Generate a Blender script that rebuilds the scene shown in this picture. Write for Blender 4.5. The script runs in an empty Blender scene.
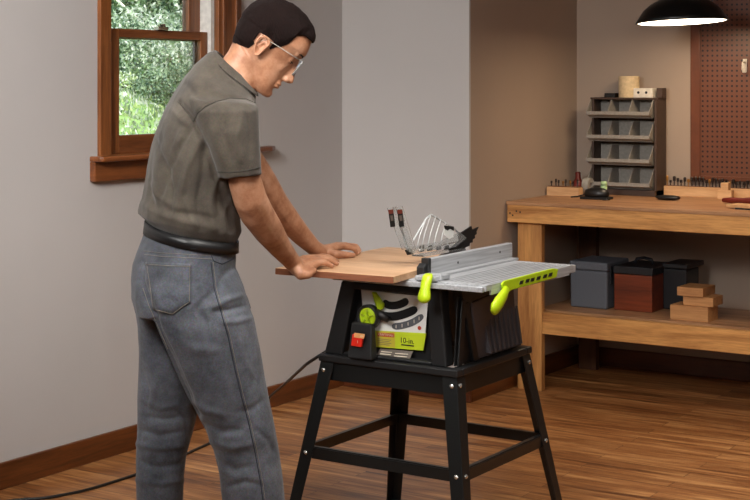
import bpy, bmesh, math, random
from math import sin, cos, pi, radians, sqrt
from mathutils import Vector, Matrix, noise
from mathutils.bvhtree import BVHTree
random.seed(7)
SC = bpy.context.scene
COL = SC.collection
V = Vector

# ---------------------------------------------------------------- viewing geometry (a surveyor's helper: ray + distance / plane -> room coordinates)
H = 1.5
YAW = math.atan(970 / 1500)
F = V((-sin(YAW), cos(YAW), 0)); R = V((cos(YAW), sin(YAW), 0)); U = V((0, 0, 1))
EYE = V((0, 0, H))
def ray(px, py): return F + R * ((px - 375) / 1500) + U * ((80 - py) / 1500)
def at(px, py, d): return EYE + ray(px, py) * d
def onx(px, py, x): v = ray(px, py); return EYE + v * (x / v.x)
def ony(px, py, y): v = ray(px, py); return EYE + v * (y / v.y)
def atz(px, d, z): p = at(px, 80, d); return V((p.x, p.y, z))
def pix(p):
    q = p - EYE; dd = q.dot(F)
    return 375 + 1500 * q.dot(R) / dd, 80 - 1500 * q.z / dd

# ---------------------------------------------------------------- materials
MATS = {}
def newmat(name):
    m = bpy.data.materials.new(name); m.use_nodes = True
    nt = m.node_tree; b = nt.nodes['Principled BSDF']
    MATS[name] = m
    return m, nt, b
def rgb(r, g, b):
    f = lambda c: ((c / 255 + .055) / 1.055) ** 2.4 if c > 10 else c / 255 / 12.92
    return (f(r), f(g), f(b), 1)
def node(nt, t, **k):
    n = nt.nodes.new(t)
    for a, v in k.items():
        if a in n.inputs: n.inputs[a].default_value = v
        else: setattr(n, a, v)
    return n
def ramp(nt, stops):
    n = nt.nodes.new('ShaderNodeValToRGB'); cr = n.color_ramp
    while len(cr.elements) < len(stops): cr.elements.new(.5)
    for e, (p, c) in zip(cr.elements, stops): e.position = p; e.color = c
    return n
def coords(nt, scale=(1, 1, 1), rot=(0, 0, 0)):
    tc = nt.nodes.new('ShaderNodeTexCoord'); mp = nt.nodes.new('ShaderNodeMapping')
    mp.inputs['Scale'].default_value = scale; mp.inputs['Rotation'].default_value = rot
    nt.links.new(tc.outputs['Object'], mp.inputs['Vector'])
    return mp.outputs['Vector']
def add_bump(nt, b, sock, strength=.2, dist=.002):
    bp = node(nt, 'ShaderNodeBump', Strength=strength, Distance=dist)
    nt.links.new(sock, bp.inputs['Height']); nt.links.new(bp.outputs['Normal'], b.inputs['Normal'])
def plain(name, col, rough=.5, metal=0, var=.12, nscale=40, bump=.1, spec=.5, trans=0, emit=0, coat=0):
    m, nt, b = newmat(name)
    n = node(nt, 'ShaderNodeTexNoise', Scale=nscale, Detail=5)
    nt.links.new(coords(nt), n.inputs['Vector'])
    c = col
    lo = tuple(x * (1 - var) for x in c[:3]) + (1,); hi = tuple(min(1, x * (1 + var)) for x in c[:3]) + (1,)
    r = ramp(nt, [(.3, lo), (.7, hi)])
    nt.links.new(n.outputs['Fac'], r.inputs['Fac']); nt.links.new(r.outputs['Color'], b.inputs['Base Color'])
    b.inputs['Roughness'].default_value = rough; b.inputs['Metallic'].default_value = metal
    b.inputs['Specular IOR Level'].default_value = spec
    b.inputs['Transmission Weight'].default_value = trans
    b.inputs['Coat Weight'].default_value = coat
    if bump: add_bump(nt, b, n.outputs['Fac'], bump)
    if emit:
        b.inputs['Emission Color'].default_value = col; b.inputs['Emission Strength'].default_value = emit
    return m
def wood(name, dark, light, axis='X', scale=1.0, rough=.45, knots=False, streak=1.0, bump=.15):
    m, nt, b = newmat(name)
    s = {'X': (1.2, 14, 14), 'Y': (14, 1.2, 14), 'Z': (14, 14, 1.2)}[axis]
    vec = coords(nt, tuple(q * scale for q in s))
    n1 = node(nt, 'ShaderNodeTexNoise', Scale=1.6, Detail=6, Roughness=.62, Distortion=.6)
    nt.links.new(vec, n1.inputs['Vector'])
    n2 = node(nt, 'ShaderNodeTexNoise', Scale=11, Detail=3, Roughness=.6)
    nt.links.new(vec, n2.inputs['Vector'])
    mx = node(nt, 'ShaderNodeMath', operation='MULTIPLY_ADD'); mx.inputs[1].default_value = .3 * streak
    nt.links.new(n2.outputs['Fac'], mx.inputs[0]); nt.links.new(n1.outputs['Fac'], mx.inputs[2])
    mid = tuple((a + c) / 2 for a, c in zip(dark, light))
    r = ramp(nt, [(.42, dark), (.62, mid), (.8, light)])
    nt.links.new(mx.outputs[0], r.inputs['Fac'])
    out = r.outputs['Color']
    if knots:
        kv = node(nt, 'ShaderNodeTexVoronoi', Scale=1.0, feature='F1')
        ks = {'X': (3.4, 7, 7), 'Y': (7, 3.4, 7), 'Z': (7, 7, 3.4)}[axis]
        nt.links.new(coords(nt, tuple(q * knots for q in ks)), kv.inputs['Vector'])
        kr = ramp(nt, [(.0, (1, 1, 1, 1)), (.07, (.75, .75, .75, 1)), (.16, (0, 0, 0, 1))])
        nt.links.new(kv.outputs['Distance'], kr.inputs['Fac'])
        mm = node(nt, 'ShaderNodeMix', data_type='RGBA')
        nt.links.new(kr.outputs['Color'], mm.inputs[0]); nt.links.new(out, mm.inputs[6])
        mm.inputs[7].default_value = tuple(q * .35 for q in dark[:3]) + (1,)
        out = mm.outputs[2]
    nt.links.new(out, b.inputs['Base Color'])
    b.inputs['Roughness'].default_value = rough
    add_bump(nt, b, mx.outputs[0], bump, .001)
    return m

def make_materials():
    # wall paint: soft off-white eggshell
    plain('wall_paint', rgb(188, 183, 180), .75, var=.02, nscale=3, bump=.03)
    plain('wall_paint_lamp_tinted', rgb(168, 149, 133), .75, var=.02, nscale=3, bump=.03)  # alcove walls: warm lamp light put into the paint colour
    wood('unseen_wall_dark', rgb(58, 40, 28), rgb(92, 66, 46), 'Z')  # walls out of view, wood colour made dark to cut bounced light
    plain('ceiling_paint', rgb(120, 114, 108), .8, var=.02, nscale=3, bump=0)  # ceiling out of view, toned down to keep bounce low
    wood('trim_wood', rgb(62, 30, 12), rgb(112, 62, 28), 'Y', rough=.35)
    wood('trim_wood_x', rgb(58, 26, 10), rgb(98, 50, 24), 'X', rough=.35)
    wood('window_wood', rgb(80, 42, 20), rgb(146, 88, 46), 'Z', rough=.3)
    wood('window_wood_y', rgb(76, 38, 18), rgb(138, 80, 42), 'Y', rough=.3)
    plain('white_trim', rgb(225, 222, 215), .5, bump=0)
    # floor of strip boards
    m, nt, b = newmat('floor_boards')
    vec = coords(nt)
    br = node(nt, 'ShaderNodeTexBrick', Scale=1.0)
    br.offset = .37; br.offset_frequency = 2
    br.inputs['Brick Width'].default_value = 1.05; br.inputs['Row Height'].default_value = .083
    br.inputs['Mortar Size'].default_value = .0011; br.inputs['Mortar Smooth'].default_value = .2
    br.inputs['Color1'].default_value = (.15, .15, .15, 1); br.inputs['Color2'].default_value = (.85, .85, .85, 1)
    br.inputs['Mortar'].default_value = (0, 0, 0, 1)
    nt.links.new(vec, br.inputs['Vector'])
    mp = coords(nt, (1.1, 15, 1))
    n1 = node(nt, 'ShaderNodeTexNoise', Scale=2.0, Detail=7, Roughness=.65, Distortion=.8, noise_dimensions='4D')
    nt.links.new(mp, n1.inputs['Vector'])
    sc = node(nt, 'ShaderNodeMath', operation='MULTIPLY'); sc.inputs[1].default_value = 9
    nt.links.new(br.outputs['Color'], sc.inputs[0]); nt.links.new(sc.outputs[0], n1.inputs['W'])
    r = ramp(nt, [(.32, rgb(84, 46, 22)), (.48, rgb(152, 98, 54)), (.66, rgb(204, 152, 98))])
    nt.links.new(n1.outputs['Fac'], r.inputs['Fac'])
    tint = ramp(nt, [(0, (.66, .60, .55, 1)), (.5, (.9, .88, .84, 1)), (1, (1.05, 1.05, 1.05, 1))])
    nt.links.new(br.outputs['Color'], tint.inputs['Fac'])
    mu = node(nt, 'ShaderNodeMix', data_type='RGBA', blend_type='MULTIPLY'); mu.inputs[0].default_value = 1
    nt.links.new(r.outputs['Color'], mu.inputs[6]); nt.links.new(tint.outputs['Color'], mu.inputs[7])
    dk = node(nt, 'ShaderNodeMix', data_type='RGBA')
    nt.links.new(br.outputs['Fac'], dk.inputs[0]); nt.links.new(mu.outputs[2], dk.inputs[6]); dk.inputs[7].default_value = rgb(45, 24, 12)
    nt.links.new(dk.outputs[2], b.inputs['Base Color'])
    b.inputs['Roughness'].default_value = .38
    add_bump(nt, b, n1.outputs['Fac'], .12, .001)
    # bench and timber
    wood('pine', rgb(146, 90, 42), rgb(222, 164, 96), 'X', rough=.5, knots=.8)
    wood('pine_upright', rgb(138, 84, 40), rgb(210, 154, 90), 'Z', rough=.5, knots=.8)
    wood('pine_shaded', rgb(60, 34, 18), rgb(96, 58, 32), 'Z', rough=.6)  # bench pine with the shade under the top put into its colour
    wood('bench_top', rgb(136, 92, 60), rgb(184, 138, 98), 'X', rough=.4)
    wood('bench_edge', rgb(92, 54, 28), rgb(134, 84, 46), 'X', rough=.5)
    wood('pale_wood', rgb(190, 142, 96), rgb(226, 184, 136), 'X', rough=.5)
    wood('block_wood', rgb(166, 112, 66), rgb(206, 152, 98), 'X', scale=1.4, rough=.55)
    wood('mahogany', rgb(80, 30, 14), rgb(134, 60, 30), 'X', rough=.35)
    wood('board_wood', rgb(172, 128, 94), rgb(212, 172, 134), 'X', scale=.8, rough=.45, streak=1.2)
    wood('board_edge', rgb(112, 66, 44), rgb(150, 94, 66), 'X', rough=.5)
    # pegboard: drilled hardboard
    m, nt, b = newmat('pegboard_brown')
    vec = coords(nt)
    sep = nt.nodes.new('ShaderNodeSeparateXYZ'); nt.links.new(vec, sep.inputs[0])
    sq = []
    for ax in ('X', 'Z'):
        a = node(nt, 'ShaderNodeMath', operation='MULTIPLY'); a.inputs[1].default_value = 1 / .0254
        nt.links.new(sep.outputs[ax], a.inputs[0])
        f = node(nt, 'ShaderNodeMath', operation='FRACT'); nt.links.new(a.outputs[0], f.inputs[0])
        s = node(nt, 'ShaderNodeMath', operation='SUBTRACT'); s.inputs[1].default_value = .5; nt.links.new(f.outputs[0], s.inputs[0])
        p = node(nt, 'ShaderNodeMath', operation='MULTIPLY'); nt.links.new(s.outputs[0], p.inputs[0]); nt.links.new(s.outputs[0], p.inputs[1])
        sq.append(p)
    ad = node(nt, 'ShaderNodeMath', operation='ADD'); nt.links.new(sq[0].outputs[0], ad.inputs[0]); nt.links.new(sq[1].outputs[0], ad.inputs[1])
    lt = node(nt, 'ShaderNodeMath', operation='LESS_THAN'); lt.inputs[1].default_value = .045; nt.links.new(ad.outputs[0], lt.inputs[0])
    mm = node(nt, 'ShaderNodeMix', data_type='RGBA'); nt.links.new(lt.outputs[0], mm.inputs[0])
    mm.inputs[6].default_value = rgb(104, 60, 38); mm.inputs[7].default_value = rgb(28, 12, 6)
    nt.links.new(mm.outputs[2], b.inputs['Base Color']); b.inputs['Roughness'].default_value = .4
    plain('pegboard_frame', rgb(104, 56, 30), .4, nscale=20)
    # machine
    plain('black_plastic', rgb(27, 27, 28), .45, nscale=300, var=.1, bump=.15)
    plain('grey_plastic', rgb(82, 79, 84), .45, nscale=300, var=.08, bump=.15)
    plain('stand_black', rgb(21, 22, 22), .36, nscale=200, bump=.1)
    plain('bolt_steel', rgb(210, 210, 205), .25, metal=.8, bump=0)
    plain('lime', rgb(176, 204, 24), .38, nscale=80, var=.04, bump=.03)
    plain('lime_dark', rgb(150, 176, 22), .4, nscale=80, var=.04, bump=.03)
    plain('label_white', rgb(226, 226, 222), .45, var=.01, bump=0)
    plain('label_lime', rgb(190, 208, 40), .45, var=.02, bump=0)
    plain('label_yellow', rgb(196, 180, 60), .45, var=.02, bump=0)
    plain('label_grey', rgb(110, 100, 92), .4, var=.1, bump=0)
    plain('ink_black', rgb(18, 18, 18), .5, bump=0)
    plain('print_red', rgb(180, 60, 34), .45, bump=0)
    plain('print_pale', rgb(226, 216, 196), .45, bump=0)
    plain('switch_red', rgb(226, 44, 28), .35, bump=0, nscale=20)
    plain('switch_amber', rgb(236, 170, 110), .35, bump=0)
    plain('warning_orange', rgb(120, 52, 40), .4, bump=0)
    m, nt, b = newmat('aluminium')
    n = node(nt, 'ShaderNodeTexNoise', Scale=3, Detail=5); nt.links.new(coords(nt, (60, 2, 60)), n.inputs['Vector'])
    r = ramp(nt, [(.3, rgb(166, 168, 172)), (.7, rgb(198, 200, 204))]); nt.links.new(n.outputs['Fac'], r.inputs['Fac'])
    nt.links.new(r.outputs['Color'], b.inputs['Base Color']); b.inputs['Metallic'].default_value = .35; b.inputs['Roughness'].default_value = .42
    add_bump(nt, b, n.outputs['Fac'], .1, .0005)
    plain('slot_dark', rgb(98, 100, 104), .5, metal=.3, bump=0)
    m, nt, b = newmat('clear_plastic')
    b.inputs['Base Color'].default_value = (.93, .95, .95, 1); b.inputs['Roughness'].default_value = .06
    b.inputs['Transmission Weight'].default_value = .92; b.inputs['IOR'].default_value = 1.35
    n = node(nt, 'ShaderNodeTexNoise', Scale=60, Detail=2); nt.links.new(coords(nt), n.inputs['Vector']); add_bump(nt, b, n.outputs['Fac'], .25, .001)
    plain('milky_plastic', rgb(235, 238, 238), .15, bump=0, trans=.45)
    m, nt, b = newmat('window_glass')
    tr = nt.nodes.new('ShaderNodeBsdfTransparent'); gl = node(nt, 'ShaderNodeBsdfGlossy', Roughness=.02)
    fr = node(nt, 'ShaderNodeFresnel', IOR=1.3); mx = nt.nodes.new('ShaderNodeMixShader')
    out = nt.nodes['Material Output']
    nt.links.new(fr.outputs[0], mx.inputs[0]); nt.links.new(tr.outputs[0], mx.inputs[1]); nt.links.new(gl.outputs[0], mx.inputs[2])
    nt.links.new(mx.outputs[0], out.inputs['Surface'])
    m, nt, b = newmat('eyewear_lens')
    tr = nt.nodes.new('ShaderNodeBsdfTransparent'); tr.inputs[0].default_value = (.9, .93, .93, 1)
    gl = node(nt, 'ShaderNodeBsdfGlossy', Roughness=.05); fr = node(nt, 'ShaderNodeFresnel', IOR=1.6); mx = nt.nodes.new('ShaderNodeMixShader')
    out = nt.nodes['Material Output']
    nt.links.new(fr.outputs[0], mx.inputs[0]); nt.links.new(tr.outputs[0], mx.inputs[1]); nt.links.new(gl.outputs[0], mx.inputs[2])
    nt.links.new(mx.outputs[0], out.inputs['Surface'])
    # person
    m, nt, b = newmat('skin')
    n = node(nt, 'ShaderNodeTexNoise', Scale=22, Detail=6, Roughness=.65); nt.links.new(coords(nt), n.inputs['Vector'])
    r = ramp(nt, [(.28, rgb(140, 90, 64)), (.5, rgb(174, 124, 94)), (.75, rgb(196, 150, 122))]); nt.links.new(n.outputs['Fac'], r.inputs['Fac'])
    nt.links.new(r.outputs['Color'], b.inputs['Base Color']); b.inputs['Roughness'].default_value = .48
    b.inputs['Subsurface Weight'].default_value = .04; b.inputs['Subsurface Radius'].default_value = (.012, .005, .003); b.inputs['Subsurface Scale'].default_value = .6
    n2 = node(nt, 'ShaderNodeTexNoise', Scale=160, Detail=3); nt.links.new(coords(nt), n2.inputs['Vector']); add_bump(nt, b, n2.outputs['Fac'], .18, .001)
    plain('nail', rgb(228, 188, 168), .3, bump=0, var=.02)
    plain('lip', rgb(164, 92, 78), .45, bump=0)
    plain('eye_white', rgb(225, 220, 212), .2, bump=0, var=.01); plain('iris', rgb(60, 42, 30), .2, bump=0)
    m, nt, b = newmat('hair')
    n = node(nt, 'ShaderNodeTexNoise', Scale=4, Detail=6, Roughness=.7); nt.links.new(coords(nt, (90, 90, 22), (0, .6, 0)), n.inputs['Vector'])
    r = ramp(nt, [(.35, rgb(9, 6, 6)), (.7, rgb(38, 23, 20))]); nt.links.new(n.outputs['Fac'], r.inputs['Fac'])
    nt.links.new(r.outputs['Color'], b.inputs['Base Color']); b.inputs['Roughness'].default_value = .6; b.inputs['Specular IOR Level'].default_value = .1; add_bump(nt, b, n.outputs['Fac'], 1, .006)
    for nm, lo, hi, s in (('shirt_cotton', rgb(52, 44, 36), rgb(86, 76, 62), 9), ('denim', rgb(34, 37, 45), rgb(94, 98, 109), 7)):
        m, nt, b = newmat(nm)
        n = node(nt, 'ShaderNodeTexNoise', Scale=s, Detail=8, Roughness=.72); nt.links.new(coords(nt), n.inputs['Vector'])
        r = ramp(nt, [(.3, lo), (.7, hi)]); nt.links.new(n.outputs['Fac'], r.inputs['Fac'])
        w = node(nt, 'ShaderNodeTexNoise', Scale=190, Detail=3, Roughness=.7); nt.links.new(coords(nt), w.inputs['Vector'])
        mu = node(nt, 'ShaderNodeMix', data_type='RGBA', blend_type='OVERLAY'); mu.inputs[0].default_value = .85 if nm == 'denim' else .5
        nt.links.new(r.outputs['Color'], mu.inputs[6]); nt.links.new(w.outputs['Color'], mu.inputs[7])
        hs = node(nt, 'ShaderNodeHueSaturation', Saturation=.75); nt.links.new(mu.outputs[2], hs.inputs['Color'])
        nt.links.new(hs.outputs[0], b.inputs['Base Color']); b.inputs['Roughness'].default_value = .9
        b.inputs['Sheen Weight'].default_value = .15; b.inputs['Specular IOR Level'].default_value = .2
        add_bump(nt, b, w.outputs['Fac'], .35, .001)
    plain('stitch_tan', rgb(116, 108, 98), .8, bump=0); plain('seam_dark', rgb(40, 44, 54), .9, bump=0)
    plain('shirt_seam', rgb(52, 49, 44), .9, bump=0); plain('shirt_button', rgb(200, 195, 180), .4, bump=0)
    plain('leather_black', rgb(22, 22, 23), .42, nscale=120, bump=.2); plain('buckle', rgb(170, 165, 150), .25, metal=.9, bump=0)
    plain('shoe_leather', rgb(60, 40, 26), .5, nscale=60, bump=.2)
    # small goods
    plain('lamp_enamel', rgb(16, 17, 18), .3, bump=0); plain('lamp_inside', rgb(235, 232, 222), .5, bump=0)
    plain('lamp_glow', (1, .86, .66, 1), .5, bump=0, emit=7, var=.01)
    plain('rack_brown', rgb(70, 52, 42), .6, nscale=30); plain('bin_grey', rgb(146, 140, 132), .5, nscale=90); plain('bin_inside', rgb(62, 66, 70), .5)
    plain('paper_roll', rgb(214, 190, 150), .8, nscale=50, var=.15); plain('card_white', rgb(222, 214, 200), .7)
    plain('dark_red', rgb(104, 30, 22), .4); plain('tool_black', rgb(20, 20, 21), .4); plain('cap_green', rgb(176, 206, 150), .4)
    plain('bit_steel', rgb(60, 50, 46), .35, metal=.6, bump=0); plain('bit_brass', rgb(170, 120, 60), .35, metal=.7, bump=0)
    plain('case_grey', rgb(92, 96, 104), .55, nscale=200, bump=.15); plain('case_black', rgb(26, 26, 30), .45)
    plain('tape_grey', rgb(160, 156, 148), .4); plain('cable_rubber', rgb(16, 16, 17), .5, bump=0)
    plain('lawn', rgb(128, 160, 84), .9, nscale=2.5, var=.35); plain('bark', rgb(92, 76, 60), .9)
    for nm, c in (('leaf_a', rgb(132, 152, 112)), ('leaf_b', rgb(84, 108, 74)), ('leaf_c', rgb(188, 196, 170)), ('grass_leaf', rgb(160, 180, 110))):
        plain(nm, c, .6, nscale=6, var=.35, bump=0)
make_materials()
M = MATS

# ---------------------------------------------------------------- mesh builder
class MB:
    def __init__(s): s.v = []; s.f = []; s.m = []; s.mi = 0
    def add(s, vs, fs):
        k = len(s.v); s.v += [V(p) for p in vs]; s.f += [[i + k for i in f] for f in fs]; s.m += [s.mi] * len(fs); return s
    def box(s, x0, x1, y0, y1, z0, z1):
        vs = [(x, y, z) for z in (z0, z1) for y in (y0, y1) for x in (x0, x1)]
        return s.add(vs, [(0, 2, 3, 1), (4, 5, 7, 6), (0, 1, 5, 4), (2, 6, 7, 3), (0, 4, 6, 2), (1, 3, 7, 5)])
    def hexa(s, lo, hi):            # two quads (bottom, top), each 4 points anticlockwise
        return s.add(list(lo) + list(hi), [(3, 2, 1, 0), (4, 5, 6, 7), (0, 1, 5, 4), (1, 2, 6, 5), (2, 3, 7, 6), (3, 0, 4, 7)])
    def prism(s, pts, off):         # polygon of 3d points, extruded by vector off
        n = len(pts); off = V(off); a = [V(p) for p in pts]
        return s.add(a + [p + off for p in a], [list(range(n))[::-1], [n + i for i in range(n)]] + [(i, (i + 1) % n, n + (i + 1) % n, n + i) for i in range(n)])
    def loft(s, rings, cap=True):
        n = len(rings[0]); vs = [p for r in rings for p in r]; fs = []
        for k in range(len(rings) - 1):
            for i in range(n):
                j = (i + 1) % n; fs.append((k * n + i, k * n + j, (k + 1) * n + j, (k + 1) * n + i))
        if cap: fs.append(list(range(n))[::-1]); fs.append([(len(rings) - 1) * n + i for i in range(n)])
        return s.add(vs, fs)
    def tube(s, pts, rad, n=10, cap=True):
        pts = [V(p) for p in pts]; rad = rad if isinstance(rad, (list, tuple)) else [rad] * len(pts)
        rings = []; ref = None
        for i, p in enumerate(pts):
            t = (pts[min(i + 1, len(pts) - 1)] - pts[max(i - 1, 0)]).normalized()
            if ref is None: ref = V((0, 0, 1)) if abs(t.z) < .9 else V((1, 0, 0))
            a = t.cross(ref).normalized(); b = a.cross(t).normalized(); ref = b
            rings.append([p + (a * cos(2 * pi * k / n) + b * sin(2 * pi * k / n)) * rad[i] for k in range(n)])
        return s.loft(rings, cap)
    def lathe(s, c, prof, n=32, axis=V((0, 0, 1)), cap=True):
        axis = V(axis).normalized(); a = axis.orthogonal().normalized(); b = axis.cross(a); c = V(c)
        return s.loft([[c + axis * h + (a * cos(2 * pi * k / n) + b * sin(2 * pi * k / n)) * r for k in range(n)] for r, h in prof], cap)
    def ball(s, c, r, n=14, sc=(1, 1, 1), rot=None):
        c = V(c); rings = []
        for k in range(1, n):
            th = pi * k / n; ring = []
            for j in range(2 * n):
                ph = pi * j / n
                q = V((sin(th) * cos(ph) * sc[0], sin(th) * sin(ph) * sc[1], cos(th) * sc[2])) * r
                ring.append(c + (rot @ q if rot else q))
            rings.append(ring)
        return s.loft(rings[::-1])
    def chain(s, pts, rad, n=14):   # tapered limb: cones plus joint balls
        for i in range(len(pts)):
            s.ball(pts[i], rad[i], 10)
            if i: s.tube([pts[i - 1], pts[i]], [rad[i - 1], rad[i]], n)
        return s
    def build(s, name, mat, parent=None, bevel=0, smooth=False, label=None, seg=2):
        me = bpy.data.meshes.new(name); off = V((0, 0, 0))
        vs = [tuple(ROOTINV(parent, p)) if parent is not None else tuple(p) for p in s.v]
        me.from_pydata(vs, [], s.f); me.update()
        bm = bmesh.new(); bm.from_mesh(me); bmesh.ops.recalc_face_normals(bm, faces=bm.faces); bm.to_mesh(me); bm.free()
        mats = mat if isinstance(mat, (list, tuple)) else [mat]
        for q in mats: me.materials.append(M[q])
        if len(mats) > 1:
            for p, i in zip(me.polygons, s.m): p.material_index = i
        if smooth:
            for p in me.polygons: p.use_smooth = True
        o = bpy.data.objects.new(name, me); COL.objects.link(o)
        if parent is not None: o.parent = parent
        if bevel:
            b = o.modifiers.new('Bevel', 'BEVEL'); b.width = bevel; b.segments = seg; b.limit_method = 'ANGLE'; b.angle_limit = radians(35)
        if label: o['label'] = label
        return o
# coordinates are written in room space; each thing's root has location (and one scale), children undo it
ROOTS = {}
def ROOTINV(o, p):
    while o is not None and o.name not in ROOTS: o = o.parent
    if o is None: return p
    loc, sc, src = ROOTS[o.name]
    return (p - src)
def root(name, loc, label, cat, group=None, scale=1.0, src=None):
    o = bpy.data.objects.new(name, None); COL.objects.link(o); o.empty_display_size = .1
    o.location = loc; o.scale = (scale,) * 3
    ROOTS[o.name] = (V(loc), scale, V(src) if src is not None else V(loc))
    tag(o, label, cat, group); return o
def tag(o, label=None, cat=None, group=None, kind=None):
    if label: o['label'] = label
    if cat: o['category'] = cat
    if group: o['group'] = group
    if kind: o['kind'] = kind
    return o
def struct(o): o['kind'] = 'structure'; return o
def text(name, body, size, loc, rot, mat, parent, ext=.0004, align='CENTER'):
    c = bpy.data.curves.new(name, 'FONT'); c.body = body; c.size = size; c.extrude = ext; c.align_x = align; c.align_y = 'CENTER'
    o = bpy.data.objects.new(name, c); COL.objects.link(o); bpy.context.view_layer.update()
    me = bpy.data.meshes.new_from_object(o.evaluated_get(bpy.context.evaluated_depsgraph_get())); bpy.data.objects.remove(o); me.materials.clear(); me.materials.append(M[mat]); o = bpy.data.objects.new(name, me); COL.objects.link(o)
    o.location = ROOTINV(parent, V(loc)); o.rotation_euler = rot; o.parent = parent; return o
def apply_mods(o):
    dg = bpy.context.evaluated_depsgraph_get(); dg.update()
    me = bpy.data.meshes.new_from_object(o.evaluated_get(dg)); old = o.data
    mats = list(old.materials); o.modifiers.clear(); o.data = me
    me.materials.clear()
    for q in mats: me.materials.append(q)
    for p in me.polygons: p.use_smooth = True; p.material_index = 0
    bpy.data.meshes.remove(old)
def remesh(o, vox, smooth=4, fac=.5):
    r = o.modifiers.new('Remesh', 'REMESH'); r.mode = 'VOXEL'; r.voxel_size = vox
    if smooth:
        sm = o.modifiers.new('Smooth', 'SMOOTH'); sm.factor = fac; sm.iterations = smooth
    apply_mods(o)

# ================================================================ THE ROOM
XL, YB, XC, YC = -4.14, 6.105, -3.425, 7.27       # left wall, jog wall, jog side, bench wall
XR, YN, CZ = 1.8, -1.8, 2.75
WY0, WY1, WZ0, WZ1 = 4.40, 5.25, 1.19, 2.25       # window opening
m = MB()
m.box(XL - .12, XR + .12, YN - .12, YC + .12, -.1, 0)
struct(m.build('floor', 'floor_boards'))
struct(MB().box(XL - .12, XR + .12, YN - .12, YC + .12, CZ, CZ + .1).build('ceiling', 'ceiling_paint'))
m = MB()
m.box(XL - .14, XL, YN - .12, WY0, 0, CZ); m.box(XL - .14, XL, WY1, YB + .1, 0, CZ)
m.box(XL - .14, XL, WY0, WY1, 0, WZ0); m.box(XL - .14, XL, WY0, WY1, WZ1, CZ)
struct(m.build('wall_left', 'wall_paint'))
struct(MB().box(XL, XC, YB, YB + .015, 0, CZ).build('wall_jog_front', 'wall_paint'))
struct(MB().box(XC - .12, XC, YB + .015, YC + .12, 0, CZ).build('wall_jog_side', 'wall_paint_lamp_tinted'))
struct(MB().box(XC, XR + .12, YC, YC + .12, 0, CZ).build('wall_back', 'wall_paint_lamp_tinted'))
struct(MB().box(XR, XR + .12, YN - .12, YC, 0, CZ).build('wall_right', 'unseen_wall_dark'))
struct(MB().box(XL, XR, YN - .12, YN, 0, CZ).build('wall_near', 'unseen_wall_dark'))
BBH = .098
struct(MB().box(XL, XL + .016, YN, YB, 0, BBH).build('baseboard_left', 'trim_wood', bevel=.004))
struct(MB().box(XL + .016, XC + .016, YB - .016, YB, 0, BBH).build('baseboard_jog_front', 'trim_wood_x', bevel=.004))
struct(MB().box(XC, XC + .016, YB, YC, 0, BBH).build('baseboard_jog_side', 'trim_wood', bevel=.004))
struct(MB().box(XC + .016, XR, YC - .016, YC, 0, BBH).build('baseboard_back', 'trim_wood_x', bevel=.004))

# window 1: double hung, stained wood
w = bpy.data.objects.new('window_1', None); COL.objects.link(w); w.location = (XL, 4.83, 1.19); ROOTS['window_1'] = (V(w.location), 1, V(w.location)); struct(w)
cx = XL + .02
m = MB(); m.box(XL, cx, 4.38, 4.442, WZ0, 2.36); m.box(XL, cx + .004, 5.112, 5.275, WZ0, 2.36); m.box(XL, cx, 4.38, 5.275, 2.27, 2.37)
m.box(XL + .02, cx + .014, 5.135, 5.15, WZ0, 2.30); m.box(XL + .02, cx + .014, 5.225, 5.24, WZ0, 2.30)
m.build('casing', 'window_wood', w, bevel=.003)
m = MB(); m.box(XL - .14, XL + .004, 4.40, 4.452, WZ0, WZ1); m.box(XL - .14, XL, 5.2, 5.25, WZ0, WZ1); m.box(XL - .14, XL, 4.4, 5.25, WZ1 - .03, WZ1); m.box(XL - .14, XL + .0, 4.4, 5.25, WZ0 - .01, WZ0 + .012)
m.build('jamb', 'window_wood', w, bevel=.002)
MB().box(XL - .10, XL + .002, 5.085, 5.108, WZ0 + .012, WZ1 - .03).build('jamb_liner', 'white_trim', w, bevel=.001, label='white jamb liner')
def sash(name, x0, x1, y0, y1, z0, z1, sl, sr, rb, rt):
    m = MB(); m.box(x0, x1, y0, y0 + sl, z0, z1); m.box(x0, x1, y1 - sr, y1, z0, z1); o = m.build(name, 'window_wood', w, bevel=.003)
    r = MB(); r.box(x0, x1, y0 + sl, y1 - sr, z0, z0 + rb); r.box(x0, x1, y0 + sl, y1 - sr, z1 - rt, z1); r.build('rail', 'window_wood_y', o, bevel=.003)
    MB().box((x0 + x1) / 2 - .003, (x0 + x1) / 2 + .003, y0 + sl, y1 - sr, z0 + rb, z1 - rt).build('pane', 'window_glass', o, label='clear glass pane')
sash('lower_sash', XL - .052, XL - .014, 4.452, 5.084, 1.202, 1.708, .072, .045, .074, .036)
sash('upper_sash', XL - .096, XL - .056, 4.452, 5.084, 1.668, 2.21, .045, .075, .034, .05)
m = MB(); m.box(XL - .02, XL + .006, 4.74, 4.80, 1.708, 1.722); m.tube([(XL - .006, 4.755, 1.725), (XL - .006, 4.79, 1.728)], .007); m.build('sash_lock', 'buckle', w, smooth=False, label='small metal sash lock')
pts = [(XL, 4.335), (XL + .055, 4.335), (XL + .066, 4.345), (XL + .07, 4.36), (XL + .07, 5.44), (XL + .05, 5.49), (XL + .02, 5.515), (XL, 5.52)]
MB().prism([V((x, y, 1.178)) for x, y in pts], (0, 0, .022)).build('sill', 'window_wood_y', w, bevel=.006, seg=3)
pts = [(4.338, 1.10), (5.33, 1.10), (5.34, 1.11), (5.34, 1.178), (4.338, 1.178)]
MB().prism([V((XL, y, z)) for y, z in pts], (.03, 0, 0)).build('apron', 'window_wood_y', w, bevel=.004)

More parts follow.
